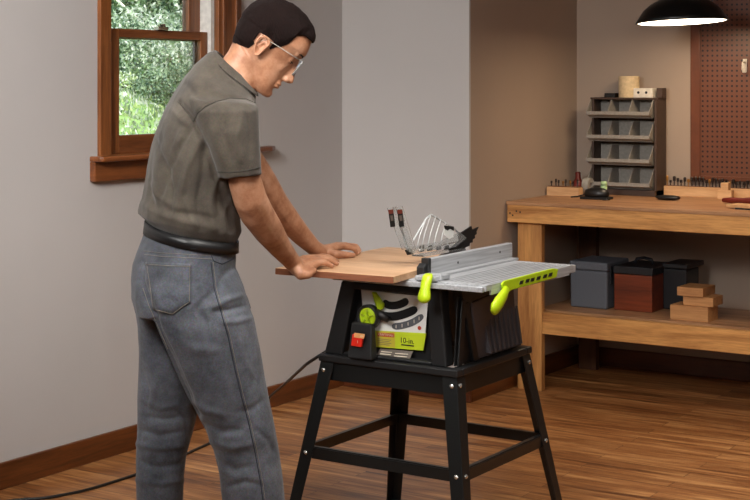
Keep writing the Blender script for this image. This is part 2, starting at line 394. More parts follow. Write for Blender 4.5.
# ================================================================ GARDEN beyond the window
def gz(x, y):
    q = max(0, -x - 5.0) * .45
    return (q if q < 1.3 else 1.3 + .1 * (1 - math.exp(-(q - 1.3) * 4)) + max(0, -x - 8) * .01) + .07 * noise.noise(V((x * .8, y * .8, 0)))
m = MB(); nx, ny = 60, 50; vs = []; fs = []
for i in range(nx):
    for j in range(ny):
        x = XL - .3 - i * .4; y = -2 + j * .65
        z = gz(x, y)
        vs.append((x, y, z))
for i in range(nx - 1):
    for j in range(ny - 1): fs.append((i * ny + j, i * ny + j + 1, (i + 1) * ny + j + 1, (i + 1) * ny + j))
m.add(vs, fs); g = m.build('lawn', 'lawn', smooth=True); g['kind'] = 'structure'
def leaves_mb(cx, cy, cz, rx, rz, n, size, nm=2):
    mb = MB()
    for k in range(n):
        th = random.uniform(0, 2 * pi); u = random.uniform(-1, 1); rr = random.random() ** .35
        q = V((sqrt(1 - u * u) * cos(th), sqrt(1 - u * u) * sin(th), u)) * rr
        q *= 1 + .35 * noise.noise(V((th * 1.3, u * 3, cx)))
        p = V((cx + q.x * rx, cy + q.y * rx, cz + q.z * rz))
        a = V((random.uniform(-1, 1), random.uniform(-1, 1), random.uniform(-1, 1))).normalized(); b = a.orthogonal().normalized()
        s = size * random.uniform(.6, 1.4)
        mb.mi = random.randrange(nm)
        mb.add([p - a * s, p + b * s * .42, p + a * s, p - b * s * .42], [(0, 1, 2, 3)])
    return mb
gtop = at(150, 80, 9)
def shrub(px, d, rx, h, n, size, mats, label, cat='shrub', name='garden_shrub', group='shrubs seen through the window', trunk=False, lift=0):
    p = at(px, 80, d); z0 = gz(p.x, p.y)
    r = root(name, (p.x, p.y, z0), label, cat, group)
    st = MB()
    for k in range(5 if not trunk else 1):
        a = random.uniform(0, 6.28); st.tube([(p.x, p.y, z0 - .02), (p.x + cos(a) * rx * .2, p.y + sin(a) * rx * .2, z0 + h * .3 + lift * .6), (p.x + cos(a) * rx * .4, p.y + sin(a) * rx * .4, z0 + lift + h * .55)], [.09 if trunk else .02, .06 if trunk else .014, .006], 6)
    st.build('trunk' if trunk else 'stems', 'bark', r, smooth=True)
    leaves_mb(p.x, p.y, z0 + lift + h * .52, rx, h * .52, n, size, len(mats)).build('foliage', mats, r)
for px, d, rx, h, n, size, mats, lb in (
    (110, 14.2, .42, .62, 2600, .024, ['leaf_b', 'leaf_a'], 'dark leafy shrub at the far left of the lawn outside'),
    (137, 15.6, .45, .85, 2600, .026, ['leaf_a', 'leaf_c'], 'pale green leafy shrub behind the middle of the lawn'),
    (163, 14.0, .40, .62, 2600, .022, ['leaf_c', 'leaf_a'], 'silvery leaved shrub right of the pale green one'),
    (193, 14.8, .46, .80, 2600, .024, ['leaf_a', 'leaf_c'], 'light green shrub at the right edge of the view outside'),
    (181, 12.0, .34, .36, 2400, .017, ['leaf_b', 'leaf_a'], 'low round dark green shrub on the lawn'),
    (124, 12.6, .16, .16, 900, .014, ['leaf_c', 'grass_leaf'], 'small pale ground shrub at the lower left of the lawn'),
    (150, 12.2, .18, .15, 900, .013, ['leaf_b', 'leaf_a'], 'small dark green mound of leaves on the lawn')):
    shrub(px, d, rx, h, n, size, mats, lb)
for px, d, rx, h, lift, lb in ((100, 18, .8, 2.6, .3, 'leafy garden tree farthest left beyond the shrubs'), (126, 20.5, .9, 3.0, .3, 'tall garden tree rising behind the pale green shrub'), (157, 18.2, .85, 2.4, .3, 'garden tree rising behind the silvery shrub'), (188, 20.6, .9, 3.1, .3, 'garden tree at the right edge beyond the light green shrub'), (216, 18, .8, 2.7, .3, 'garden tree hidden partly by the right window casing'), (146, 25, 2.2, 4.4, .2, 'farthest tall tree closing the view beyond the garden'), (72, 19, .9, 3.2, .3, 'garden tree outside left of the window opening'), (246, 19.5, .9, 3.3, .3, 'garden tree outside right of the window opening')):
    shrub(px, d, rx, h, 6000, .045, ['leaf_a', 'leaf_c', 'leaf_b'], lb, 'tree', 'garden_tree', 'trees beyond the garden', True, lift)
m = MB()
for k in range(14000):
    x = random.uniform(-8.6, -6.0); y = random.uniform(6.5, 11.5); z = gz(x, y)
    a = random.uniform(0, 6.28); s = random.uniform(.01, .022); hh = random.uniform(.02, .05)
    m.mi = random.randrange(3)
    m.add([(x - cos(a) * s, y - sin(a) * s, z), (x + cos(a) * s, y + sin(a) * s, z), (x + .02 * cos(a * 3), y, z + hh)], [(0, 1, 2)])
tag(m.build('grass_tufts', ['grass_leaf', 'leaf_a', 'leaf_c']), 'short bright green grass on the garden slope', 'grass', kind='stuff')
tag(MB().tube([at(100, -30, 17.5), at(117, 0, 17.3), at(134, 16, 17.1), at(152, 31, 17.0), at(165, 48, 17.0), V((at(176, 70, 17.0).x, at(176, 70, 17.0).y, 1.3))], .016, 6).build('bare_branch', 'print_pale'), 'pale bare branch slanting down across the trees outside', 'branch')

# ================================================================ WORKBENCH
BX0, BX1, BY0, BY1, BZ = -3.42, -1.35, 6.46, 7.265, .912
r = root('workbench', (-2.4, 6.9, 0), 'heavy pine workbench with a lower shelf against the back wall', 'workbench')
MB().box(BX0, BX1, BY0, BY1, BZ - .017, BZ).build('bench_top', ['bench_top'], r, bevel=.002)
MB().box(BX0 + .004, BX1, BY0 + .004, BY0 + .038, .811, BZ - .017).build('front_rail', 'pine', r, bevel=.003)
MB().box(BX0 + .004, BX1, BY1 - .1, BY1 - .06, .811, BZ - .017).build('back_rail', 'pine_shaded', r, bevel=.003)
for x0, x1 in ((-3.378, -3.249), (-1.6, -1.47)):
    m = MB(); m.box(x0, x1, BY0 + .04, BY0 + .078, 0, .893); m.box(x0, x0 + .034, BY0 + .079, BY0 + .14, 0, .893)
    m.build('leg', 'pine_upright', r, bevel=.003)
    MB().box(x0 + .03, x0 + .13, BY1 - .14, BY1 - .10, 0, .893).build('leg', 'pine_shaded', r, bevel=.003)
MB().box(-3.248, -1.61, BY0 + .045, BY0 + .083, .277, .380).build('shelf_rail', 'pine', r, bevel=.003)
MB().box(-3.33, BX1 - .05, BY0 + .142, BY1 - .145, .361, .380).build('lower_shelf', 'bench_top', r, bevel=.002)
for x in (-3.1, -2.2): MB().box(x, x + .06, BY0 + .145, BY1 - .1, .80, .86).build('cross_brace', 'pine_shaded', r, bevel=.003)
for (x, z) in ((-3.365, .866), (-3.345, .862), (-3.40, .855), (-3.385, .845)):
    MB().lathe((x, BY0 + .0035, z), [(.004, 0), (.004, .002)], 12, (0, -1, 0)).build('screw', 'tool_black', r)

# pegboard
r = root('pegboard', (-2.1, YC, 1.0), 'brown perforated pegboard in a wooden frame on the back wall', 'pegboard')
px0 = ony(692, 100, YC).x; pz0 = .995
MB().box(px0 + .045, -1.5, YC - .014, YC - .005, pz0 + .02, 2.4).build('panel', 'pegboard_brown', r)
for q in (px0, -1.5): MB().box(q, q + .05, YC - .024, YC, pz0, 2.45).build('frame_stile', 'pegboard_frame', r, bevel=.003)
for q, h in ((pz0, .022), (2.4, .05)): MB().box(px0 + .05, -1.5, YC - .022, YC - .0145, q, q + h).build('frame_rail', 'pegboard_frame', r, bevel=.002)
hk = ony(744, 66, YC - .03)
m = MB(); m.tube([(hk.x, YC - .014, hk.z + .02), (hk.x, YC - .05, hk.z + .018), (hk.x, YC - .055, hk.z - .015), (hk.x, YC - .045, hk.z - .03), (hk.x + .012, YC - .035, hk.z - .03)], .004, 8); m.box(hk.x - .01, hk.x + .01, YC - .018, YC - .0145, hk.z - .03, hk.z + .035)
tag(m.build('peg_hook', 'card_white', smooth=False), 'small white metal hook hanging on the pegboard', 'hook')

# pendant lamp
lc = at(682, 22.5, 7.08)
r = root('pendant_lamp', lc, 'black enamel dome pendant lamp glowing white over the workbench', 'lamp')
Rr = .212; tilt = Matrix.Rotation(radians(-2.0), 3, F) @ Matrix.Rotation(radians(-2.4), 3, R)
def T(m):
    m.v = [lc + tilt @ (p - lc) for p in m.v]; return m
prof = [(Rr, 0), (Rr + .006, .004), (Rr - .006, .022), (Rr - .012, .03), (Rr * .84, .062), (Rr * .68, .090), (Rr * .52, .108), (Rr * .36, .124), (.058, .145), (.05, .19), (.03, .21), (.012, .225)]
inn = [(.03, .13), (Rr * .4, .112), (Rr * .66, .084), (Rr * .82, .056), (Rr - .016, .024), (Rr - .004, .003)]
T(MB().lathe(lc, prof, 56, cap=False)).build('shade', 'lamp_enamel', r, smooth=True)
T(MB().lathe(lc, inn, 56, cap=False)).build('reflector', 'lamp_inside', r, smooth=True, label='white inner reflector')
T(MB().lathe(lc, [(.001, .0), (Rr * .6, .0005), (Rr * .95, .002), (Rr * .95, .012), (.001, .012)], 56)).build('diffuser', 'lamp_glow', r, smooth=True, label='glowing white diffuser disc')
MB().tube([lc + V((0, 0, .22)), V((lc.x, lc.y, CZ))], .004, 8).build('cord', 'cable_rubber', r, smooth=True)

# ---------------------------------------------------------------- bin organizer and goods on the bench
ox0, ox1, oy0, oy1 = -3.28, -2.915, 7.08, 7.25
r = root('storage_bin_rack', ((ox0 + ox1) / 2, 7.16, BZ), 'grey four-row parts bin rack standing at the back of the bench', 'storage rack')
MB().box(ox0, ox0 + .012, oy0 + .06, oy1, BZ, 1.40).build('side_panel', 'rack_brown', r, bevel=.002); MB().box(ox1 - .012, ox1, oy0 + .04, oy1, BZ, 1.40).build('side_panel', 'rack_brown', r, bevel=.002)
MB().box(ox0 + .012, ox1 - .012, oy1 - .012, oy1, BZ, 1.40).build('back_panel', 'rack_brown', r)
MB().box(ox0 - .006, ox1 + .002, oy0 + .055, oy1, 1.40, 1.41).build('top_board', 'rack_brown', r, bevel=.002)
MB().box(ox0, ox1, oy0 + .02, oy1 - .012, BZ, BZ + .03).build('plinth', 'rack_brown', r, bevel=.002)
for k in range(4):
    zb = BZ + .032 + k * .1205; h = .105; yb = oy1 - .014; X0, X1 = ox0 - .004, ox1 - .022
    m = MB(); t = .004
    m.box(X0, X1, oy0 + .045, yb, zb, zb + t)
    m.box(X0, X1, yb - t, yb, zb, zb + h)
    # slanted lip and sloping side walls (front of the tray leans out)
    m.hexa([(X0, oy0 + .005, zb + .022), (X1, oy0 + .005, zb + .022), (X1, oy0 + .045 + t, zb), (X0, oy0 + .045 + t, zb)], [(X0, oy0, zb + .030), (X1, oy0, zb + .030), (X1, oy0 + .045, zb + .012), (X0, oy0 + .045, zb + .012)])
    m.box(X0, X1, oy0, oy0 + .006, zb + .016, zb + .034)
    for x in (X0, X1 - t):
        pts = [(oy0 + .045, zb), (yb, zb), (yb, zb + h), (oy0 + .065, zb + h), (oy0, zb + .032), (oy0 + .004, zb + .02)]
        m.prism([V((x, y, z)) for y, z in pts], (t, 0, 0))
    tr = m.build('tray', 'bin_grey', r, bevel=.0008)
    for q in (1, 2):
        x = X0 + (X1 - X0) * q / 3
        MB().prism([V((x - .002, y, z)) for y, z in [(oy0 + .045, zb + t), (yb - t, zb + t), (yb - t, zb + h), (oy0 + .068, zb + h), (oy0 + .007, zb + .03)]], (.004, 0, 0)).build('divider', 'bin_grey', tr)
def onbench(px, y, z=BZ): p = ony(px, 100, y); return V((p.x, y, z))
ZT = 1.41
# on top of the rack
p = onbench(612, 7.19, ZT); tag(MB().box(p.x - .03, p.x + .03, 7.16, 7.22, ZT, ZT + .022).build('tin_box', 'tool_black', bevel=.003), 'flat black tin lying on top of the bin rack, leftmost there', 'tin')
p = onbench(629, 7.19, ZT)
m = MB(); m.lathe((p.x, 7.19, ZT), [(.018, 0), (.052, 0), (.053, .004), (.053, .106), (.050, .110), (.018, .110)], 32, cap=False)
m.loft([[V((p.x, 7.19, ZT)) + V((.018 * cos(a), .018 * sin(a), z)) for a in [2 * pi * k / 20 for k in range(20)]] for z in (0, .11)], False)
tag(m.build('paper_roll', 'paper_roll', smooth=False), 'upright cream paper roll standing on top of the bin rack', 'roll')
p = onbench(646, 7.19, ZT)
r = root('parts_box', (p.x, 7.19, ZT), 'white cardboard box with dark dots on top of the bin rack', 'box')
MB().box(p.x - .052, p.x + .052, 7.15, 7.21, ZT, ZT + .048).build('carton', 'card_white', r, bevel=.002)
for q in (-.025, .018): MB().lathe((p.x + q, 7.15, ZT + .026), [(.007, 0), (.007, .0012)], 14, (0, -1, 0)).build('printed_dot', 'tool_black', r)
p = onbench(661, 7.19, ZT); tag(MB().box(p.x - .013, p.x + .018, 7.16, 7.22, ZT, ZT + .05).build('small_box', 'rack_brown', bevel=.003), 'small brown box at the right end of the bin rack top', 'box')
# left bit tray
def small_bit(name, x, y, z, h, mat, label, group, r0=.005):
    m = MB(); m.lathe((x, y, z), [(.003, 0), (.003, h * .45), (r0, h * .5), (r0 * 1.1, h * .9), (r0 * .6, h)], 8)
    return tag(m.build(name, mat, smooth=False), label, 'drill bit', group)
tx0, tx1 = -3.415, -3.235; ty0, ty1 = 6.89, 6.94
m = MB(); m.box(tx0, tx1, ty0, ty1, BZ, BZ + .045)
r = root('bit_tray', ((tx0 + tx1) / 2, 6.91, BZ), 'pale wooden bit block by the left wall on the bench', 'tool holder')
m.build('block', 'pale_wood', r, bevel=.002)
MB().box(tx0 + .006, tx1 - .006, ty0 + .008, ty1 - .008, BZ + .0455, BZ + .049).build('drilled_face', 'bench_edge', r)
for k in range(8):
    small_bit('drill_bit', tx0 + .018 + k * .02, ty0 + .025 + (.006 if k % 2 else -.004), BZ + .0492, .026 + .01 * ((k * 5) % 3) / 2, 'bit_brass' if k in (3, 5) else 'bit_steel', 'small drill bit standing in the pale block at the left end of the bench', 'bits in the left block')
p = onbench(578, 7.14); z = BZ
tag(MB().lathe((p.x, 7.14, z), [(.026, 0), (.027, .01), (.027, .055), (.018, .07), (.014, .074), (.014, .105), (.01, .11)], 24).build('oil_bottle', 'dark_red', smooth=True), 'dark red bottle standing behind the left bit block', 'bottle')
p = onbench(588, 7.06)
m = MB(); n = 28
m.loft([[V((p.x, 7.06, BZ + .043)) + V((hx, rr * cos(a), rr * sin(a))) for a in [2 * pi * k / n for k in range(n)]] for rr, hx in ((.022, -.017), (.043, -.017), (.043, .017), (.022, .017), (.022, -.017))], False)
tag(m.build('tape_roll', 'tape_grey'), 'grey roll of tape standing on edge left of the bin rack', 'tape roll')
# sander-like black tool with trailing lead, glue bottle
p = onbench(597, 6.81)
r = root('palm_sander', (p.x, 6.81, BZ), 'low black power tool lying near the front of the bench', 'power tool')
m = MB(); m.box(p.x - .075, p.x + .07, 6.77, 6.85, BZ, BZ + .012); m.build('sole', 'tool_black', r, bevel=.003)
m = MB(); m.loft([[V((p.x - .002, 6.81, BZ)) + V((a * cos(t), b * sin(t), z)) for t in [2 * pi * k / 24 for k in range(24)]] for a, b, z in ((.062, .036, .0125), (.066, .038, .028), (.058, .034, .046), (.03, .02, .056))]); m.build('housing', 'tool_black', r, smooth=True)
MB().tube([(p.x - .066, 6.81, BZ + .02), (p.x - .1, 6.8, BZ + .01), (p.x - .14, 6.81, BZ + .005)], .004, 8).build('cord', 'tool_black', r, smooth=True)
MB().tube([(p.x + .07, 6.79, BZ + .004), (p.x + .085, 6.77, BZ + .004), (p.x + .055, 6.75, BZ + .004)], .004, 8).build('strap', 'tool_black', r, smooth=True)
p = onbench(604, 6.88)
r = root('glue_bottle', (p.x, 6.88, BZ), 'pale green capped bottle standing behind the black power tool', 'bottle')
MB().lathe((p.x, 6.88, BZ), [(.015, 0), (.016, .004), (.016, .062), (.012, .07)], 20).build('bottle_body', 'cap_green', r, smooth=True)
MB().lathe((p.x, 6.88, BZ), [(.0165, .0635), (.0165, .078), (.013, .084)], 20).build('cap', 'cap_green', r, smooth=True)
# pouch
a0 = onbench(656, 6.94).x; a1 = onbench(680, 6.94).x
m = MB(); m.loft([[V((a0 + (a1 - a0) * u, 6.94, BZ + .013)) + V((0, .028 * s * cos(t), .0125 * s * sin(t))) for t in [2 * pi * k / 16 for k in range(16)]] for u, s in ((0, .3), (.12, .8), (.4, 1), (.75, .95), (.93, .7), (1, .3))])
tag(m.build('tool_pouch', 'tool_black', smooth=True), 'flat black pouch lying right of the bin rack foot', 'pouch')
# back rail with bits
rx0 = onbench(666, 7.24).x
r = root('bit_rack', (rx0 + .4, 7.24, BZ), 'long pale wooden strip holding bits along the back wall', 'tool holder')
MB().box(rx0, -2.0, 7.208, 7.245, BZ, BZ + .05).build('strip', 'pale_wood', r, bevel=.002)
MB().box(rx0 + .004, -2.01, 7.214, 7.24, BZ + .0505, BZ + .0525).build('drilled_face', 'bench_edge', r)
x = rx0 + .012; k = 0
while x < -2.36:
    h = random.uniform(.026, .05)
    small_bit('router_bit', x, 7.227, BZ + .0527, h, 'bit_steel' if k % 6 else 'bit_brass', 'dark router bit standing in the long wall strip', 'router bits in the wall strip', random.uniform(.0055, .0078))
    x += random.uniform(.0155, .0205); k += 1
p = onbench(725, 7.14)
m = MB(); m.box(p.x - .036, p.x + .036, 7.13, 7.17, BZ, BZ + .045); m.box(p.x - .018, p.x + .02, 7.13, 7.17, BZ + .045, BZ + .082)
tag(m.build('wood_offcut', 'pale_wood', bevel=.002), 'pale stepped wood block in front of the wall strip', 'wood block')
# dark red handled tool
p0 = onbench(723, 6.9, BZ + .016); p1 = onbench(768, 6.85, BZ + .022)
r = root('caulking_gun', p0, 'dark red gripped hand tool lying at the right of the bench', 'hand tool')
MB().tube([p0, p0.lerp(p1, .2), p0.lerp(p1, .45), p0.lerp(p1, .7), p1], [.010, .015, .014, .021, .021], 14).build('handle', 'dark_red', r, smooth=True)
MB().tube([p1 + V((.001, 0, 0)), p1 + (p1 - p0) * .8], [.007, .006], 10).build('shank', 'bit_steel', r, smooth=True)
b0 = onbench(729, 6.67).x
r = root('scrap_board', (b0 + .2, 6.67, BZ), 'pale thin board lying across dark bar at the right of the bench', 'board')
MB().hexa([(b0, 6.63, BZ + .008), (b0 + .5, 6.5, BZ + .008), (b0 + .5, 6.62, BZ + .008), (b0 + .02, 6.73, BZ + .008)], [(b0, 6.63, BZ + .02), (b0 + .5, 6.5, BZ + .02), (b0 + .5, 6.62, BZ + .02), (b0 + .02, 6.73, BZ + .02)]).build('slat', 'pale_wood', r, bevel=.001)
MB().box(b0 + .05, b0 + .3, 6.61, 6.64, BZ, BZ + .008).build('bar', 'tool_black', r)

# ---------------------------------------------------------------- on the lower shelf
SZ = .380
def onshelf(px, y): return ony(px, 300, y).x
y0 = 6.75; xa, xb = onshelf(570, y0), onshelf(607, y0)
r = root('grey_case', ((xa + xb) / 2, 6.85, SZ), 'grey plastic tool case at the left end of the lower shelf', 'case')
MB().box(xa, xb, y0, y0 + .26, SZ, SZ + .185).build('body', 'case_grey', r, bevel=.01, seg=3)
MB().box(xa - .003, xb + .003, y0 - .003, y0 + .263, SZ + .186, SZ + .228).build('lid', 'case_grey', r, bevel=.008, seg=3)
MB().box(xb + .0005, xb + .008, y0 + .03, y0 + .05, SZ + .12, SZ + .21).build('latch', 'case_black', r, bevel=.002)
xa, xb = onshelf(614, 6.78), onshelf(652, 6.78); y0 = 6.78
r = root('wooden_chest', ((xa + xb) / 2, 6.9, SZ), 'reddish brown wooden chest with black lid on the lower shelf', 'chest')
MB().box(xa, xb, y0, y0 + .28, SZ, SZ + .175).build('body', 'mahogany', r, bevel=.004)
MB().box(xa - .004, xb + .004, y0 - .004, y0 + .284, SZ + .176, SZ + .215).build('lid', 'case_black', r, bevel=.006)
m = MB(); m.tube([(xa + .05, y0 + .14, SZ + .215), (xa + .06, y0 + .14, SZ + .238), (xa + .10, y0 + .14, SZ + .246), (xb - .10, y0 + .14, SZ + .246), (xb - .06, y0 + .14, SZ + .238), (xb - .05, y0 + .14, SZ + .215)], .008, 10)
m.build('handle', 'case_black', r, smooth=True)
xa, xb = onshelf(664, 6.94), onshelf(688, 6.94)
r = root('black_case', ((xa + xb) / 2, 6.94, SZ), 'black case standing behind the brown chest on the lower shelf', 'case')
MB().box(xa, xb, 6.92, 7.09, SZ, SZ + .20).build('body', 'case_black', r, bevel=.008)
MB().box(xa - .003, xb + .003, 6.917, 7.153, SZ + .201, SZ + .225).build('lid', 'case_black', r, bevel=.005)
y0 = 6.65
for (pa, pb, z0, z1, dy, lb) in ((670, 708, 0, .068, .0, 'largest sandy wood block, bottom of the stack on the lower shelf'), (683, 713, .0685, .112, .02, 'middle wood block of the stack on the lower shelf'), (677, 703, .1125, .153, .01, 'top wood block of the stack on the lower shelf')):
    xa, xb = onshelf(pa, y0 + dy), onshelf(pb, y0 + dy)
    tag(MB().box(xa, xb, y0 + dy, y0 + dy + (.13 if z0 != .1125 else .16), SZ + z0, SZ + z1).build('wood_block', 'block_wood', bevel=.0015), lb, 'wood block', 'wood blocks stacked on the lower shelf')

# ================================================================ TABLE SAW (written in its own survey coordinates, then scaled 1.05 about the eye point's ground)
KS = 1.05
SRC = V((-2.38, 3.97, .0714286)); LOC = V((SRC.x * KS, SRC.y * KS, 0))
S = root('table_saw', LOC, 'black and lime table saw on a splayed black steel stand', 'table saw', scale=KS, src=SRC)
X0, X1, Y0, Y1, ZB = -2.615, -2.14, 3.74, 4.2, .65
e = .105; zf = .0714286
def legpt(x, y, sx, sy, z): t = (ZB - z) / (ZB - zf); return V((x + sx * e * t * .89, y + sy * e * t * .89, z))
def angle_leg(x, y, sx, sy):
    m = MB(); wv = .052; t = .004; rings = []
    for z, ww in ((ZB - .004, .050), (.36, .044), (zf + .004, .036)):
        c = legpt(x, y, sx, sy, z)
        pts = [(0, 0), (-sx * ww, 0), (-sx * ww, -sy * t), (-sx * t, -sy * t), (-sx * t, -sy * ww), (0, -sy * ww)]
        rings.append([c + V((a, b, 0)) for a, b in pts])
    m.loft(rings)
    o = m.build('leg', 'stand_black', S, bevel=.0025)
    c = legpt(x, y, sx, sy, zf)
    MB().box(c.x - .004 if sx < 0 else c.x - .042, c.x + .042 if sx < 0 else c.x + .004, c.y - .004 if sy < 0 else c.y - .042, c.y + .042 if sy < 0 else c.y + .004, zf, zf + .014).build('foot', 'stand_black', o, bevel=.004)
    for z, q in ((.621, .018), (.374, .02)):
        c = legpt(x, y, sx, sy, z)
        MB().lathe(c + V((-sx * q, 0, 0)), [(.0065, 0), (.0065, .002), (.003, .005)], 12, (0, sy, 0)).build('bolt', 'bolt_steel', o)
        MB().lathe(c + V((0, -sy * q, 0)), [(.0065, 0), (.0065, .002), (.003, .005)], 12, (sx, 0, 0)).build('bolt', 'bolt_steel', o)
for sx, sy in ((-1, -1), (1, -1), (1, 1), (-1, 1)): angle_leg(X0 if sx < 0 else X1, Y0 if sy < 0 else Y1, sx, sy)
# apron ring and lip
m = MB(); t = .005
for (a, b, c, d) in ((X0 + t, X1 - t, Y0 + t, Y0 + 2 * t), (X0 + t, X1 - t, Y1 - 2 * t, Y1 - t), (X0 + t, X0 + 2 * t, Y0 + 2 * t, Y1 - 2 * t), (X1 - 2 * t, X1 - t, Y0 + 2 * t, Y1 - 2 * t)):
    m.box(a, b, c, d, .590, ZB - .004)
m.build('stand_apron', 'stand_black', S, bevel=.002)
m = MB(); a = .006
for (p, q, c, d) in ((X0 - a, X1 + a, Y0 - a, Y0 + .03), (X0 - a, X1 + a, Y1 - .03, Y1 + a), (X0 - a, X0 + .03, Y0 + .03, Y1 - .03), (X1 - .03, X1 + a, Y0 + .03, Y1 - .03)):
    m.box(p, q, c, d, ZB - .004, ZB + .018)
m.build('base_rim', 'black_plastic', S, bevel=.004)
# lower braces
def brace(p, q, n):
    p = V(p); q = V(q); n = V(n) * .003
    m = MB(); h = V((0, 0, .0165))
    m.hexa([p - h - n, q - h - n, q - h + n, p - h + n], [p + h - n, q + h - n, q + h + n, p + h + n])
    l = V(n).normalized() * -.014
    m.hexa([p + h - n * 0, q + h, q + h + l, p + h + l], [p + h + V((0, 0, .003)), q + h + V((0, 0, .003)), q + h + l + V((0, 0, .003)), p + h + l + V((0, 0, .003))])
    m.build('brace', 'stand_black', S)
zc = .374; i = .007
c = [legpt(X0, Y0, -1, -1, zc), legpt(X1, Y0, 1, -1, zc), legpt(X1, Y1, 1, 1, zc), legpt(X0, Y1, -1, 1, zc)]
brace(c[0] + V((.004, i, 0)), c[1] + V((-.004, i, 0)), (0, -1, 0)); brace(c[1] + V((-i, .004, 0)), c[2] + V((-i, -.004, 0)), (1, 0, 0))
brace(c[2] + V((-.004, -i, 0)), c[3] + V((.004, -i, 0)), (0, 1, 0)); brace(c[3] + V((i, -.004, 0)), c[0] + V((i, .004, 0)), (-1, 0, 0))

# housing
zb, zt = ZB + .018, .893
def fx(z, a, b): return a + (b - a) * (z - zb) / (zt - zb)      # taper
L = lambda z: fx(z, X0 + .004, -2.548); Rg = lambda z: fx(z, X1 - .012, -2.195)
Yf = 3.752
m = MB()
def slab(xa_b, xb_b, xa_t, xb_t, ya, yb, z0=zb, z1=zt, ya2=None, yb2=None, mb=None):
    ya2 = ya if ya2 is None else ya2; yb2 = yb if yb2 is None else yb2
    (mb or m).hexa([(xa_b, ya, z0), (xb_b, ya, z0), (xb_b, yb, z0), (xa_b, yb, z0)], [(xa_t, ya2, z1), (xb_t, ya2, z1), (xb_t, yb2, z1), (xa_t, yb2, z1)])
slab(X0 + .004, -2.545, -2.548, -2.497, Yf, Yf + .035)                # left front post
slab(-2.232, X1 - .04, -2.248, -2.20, Yf, Yf + .045)                  # right front post
slab(-2.551, -2.228, -2.548, -2.20, Yf + .002, Yf + .03, zt - .022, zt)     # top beam
slab(-2.545, -2.232, -2.541, -2.232, Yf + .001, Yf + .03, zb, zb + .012)
slab(X0 + .004, X0 + .04, -2.548, -2.53, Yf + .035, Y1 - .01, zb, zt, Yf + .035, 4.12)   # left side
slab(X0 + .05, X1 - .05, -2.52, -2.22, Y1 - .045, Y1 - .01, zb, zt, 4.08, 4.12)      # back
slab(-2.535, -2.24, -2.52, -2.245, Yf + .0355, Yf + .05)               # inner backing
m.build('housing', 'black_plastic', S, bevel=.005)
# right side panel: a bulged grey cover with vertical louvres, black struts in front of it
m = MB()
pts = [(3.862, .845), (4.125, .872), (4.135, .80), (4.182, .672), (3.90, .672)]
m.prism([V((-2.175, y, z)) for y, z in pts], (.018, 0, 0))
m.build('side_cover', 'grey_plastic', S, bevel=.004)
for k in range(8):
    m = MB(); y = 3.945 + k * .0275; z1 = .745 + .055 * min(1, (k + 1) / 3)
    m.hexa([(-2.159, y, .684), (-2.138, y, .684), (-2.138, y + .012, .684), (-2.159, y + .012, .684)], [(-2.159, y, z1), (-2.1555, y, z1), (-2.1555, y + .012, z1), (-2.159, y + .012, z1)])
    m.build('louvre', 'grey_plastic', S, bevel=.0015)
m = MB()
m.prism([V((-2.19, y, z)) for y, z in [(3.80, .89), (4.14, .893), (4.14, .874), (3.86, .848), (3.82, .80)]], (.034, 0, 0))
m.prism([V((-2.16, y, z)) for y, z in [(3.80, .86), (3.822, .86), (3.80, .67), (3.775, .67)]], (.006, 0, 0))
m.prism([V((-2.165, y, z)) for y, z in [(3.812, .85), (3.835, .85), (3.90, .67), (3.868, .67)]], (.012, 0, 0))
m.prism([V((-2.168, y, z)) for y, z in [(3.79, .87), (3.87, .85), (3.93, .67), (3.77, .67)]], (.004, 0, 0))
m.build('corner_strut', 'black_plastic', S, bevel=.003)

# front scale plate with curved slots
def front(px, py, y): return ony(px, py, y)
yl = Yf + .022
P = lambda px, py, dy=0: ony(px, py, yl - dy)
m = MB(); m.prism([P(361, 289.5), P(428, 297), P(425, 336), P(372, 331), P(363, 312)], (0, .004, 0))
m.build('scale_plate', 'label_white', S, bevel=.0005, label='white scale plate')
def arc(pts, wd, name, mat, dy=.001, th=.003):
    m = MB(); c4 = [pts[0]] + list(pts) + [pts[-1]]; fine = []
    for i in range(1, len(c4) - 2):
        for k in range(5):
            t = k / 5; q = [.5 * (2 * c4[i][j] + (c4[i + 1][j] - c4[i - 1][j]) * t + (2 * c4[i - 1][j] - 5 * c4[i][j] + 4 * c4[i + 1][j] - c4[i + 2][j]) * t * t + (3 * c4[i][j] - c4[i - 1][j] - 3 * c4[i + 1][j] + c4[i + 2][j]) * t ** 3) for j in (0, 1)]
            fine.append(q)
    fine.append(pts[-1]); a = [P(x, y, dy) for x, y in fine]; up = []; dn = []; N_ = len(a)
    for i, p in enumerate(a):
        t = (a[min(i + 1, len(a) - 1)] - a[max(i - 1, 0)]).normalized(); nn = V((-t.z, 0, t.x)); q = wd * (.35, .72, .92)[min(i, N_ - 1 - i, 2)] if min(i, N_ - 1 - i) < 3 else wd
        up.append(p + nn * q); dn.append(p - nn * q)
    m.prism(up + dn[::-1], (0, th, 0)); return m.build(name, mat, S)
arc([(383, 301.5), (388, 305), (395, 305.5), (402, 303.5), (408, 300)], .0115, 'curved_slot', 'ink_black')
arc([(381, 315), (388, 316.5), (397, 316), (407, 313), (417, 308.5)], .0125, 'curved_slot', 'ink_black')
arc([(392, 326.5), (400, 326), (408, 324), (415, 321), (423, 315.5)], .010, 'bevel_scale', 'slot_dark')
m = MB()
for (x, y) in ((396, 326.3), (402, 325.3), (408, 323.6), (414, 321), (419, 318)):
    p = P(x, y, .0015); m.box(p.x - .001, p.x + .001, p.y, p.y + .001, p.z - .006, p.z + .004)
m.build('scale_mark', 'print_pale', S)
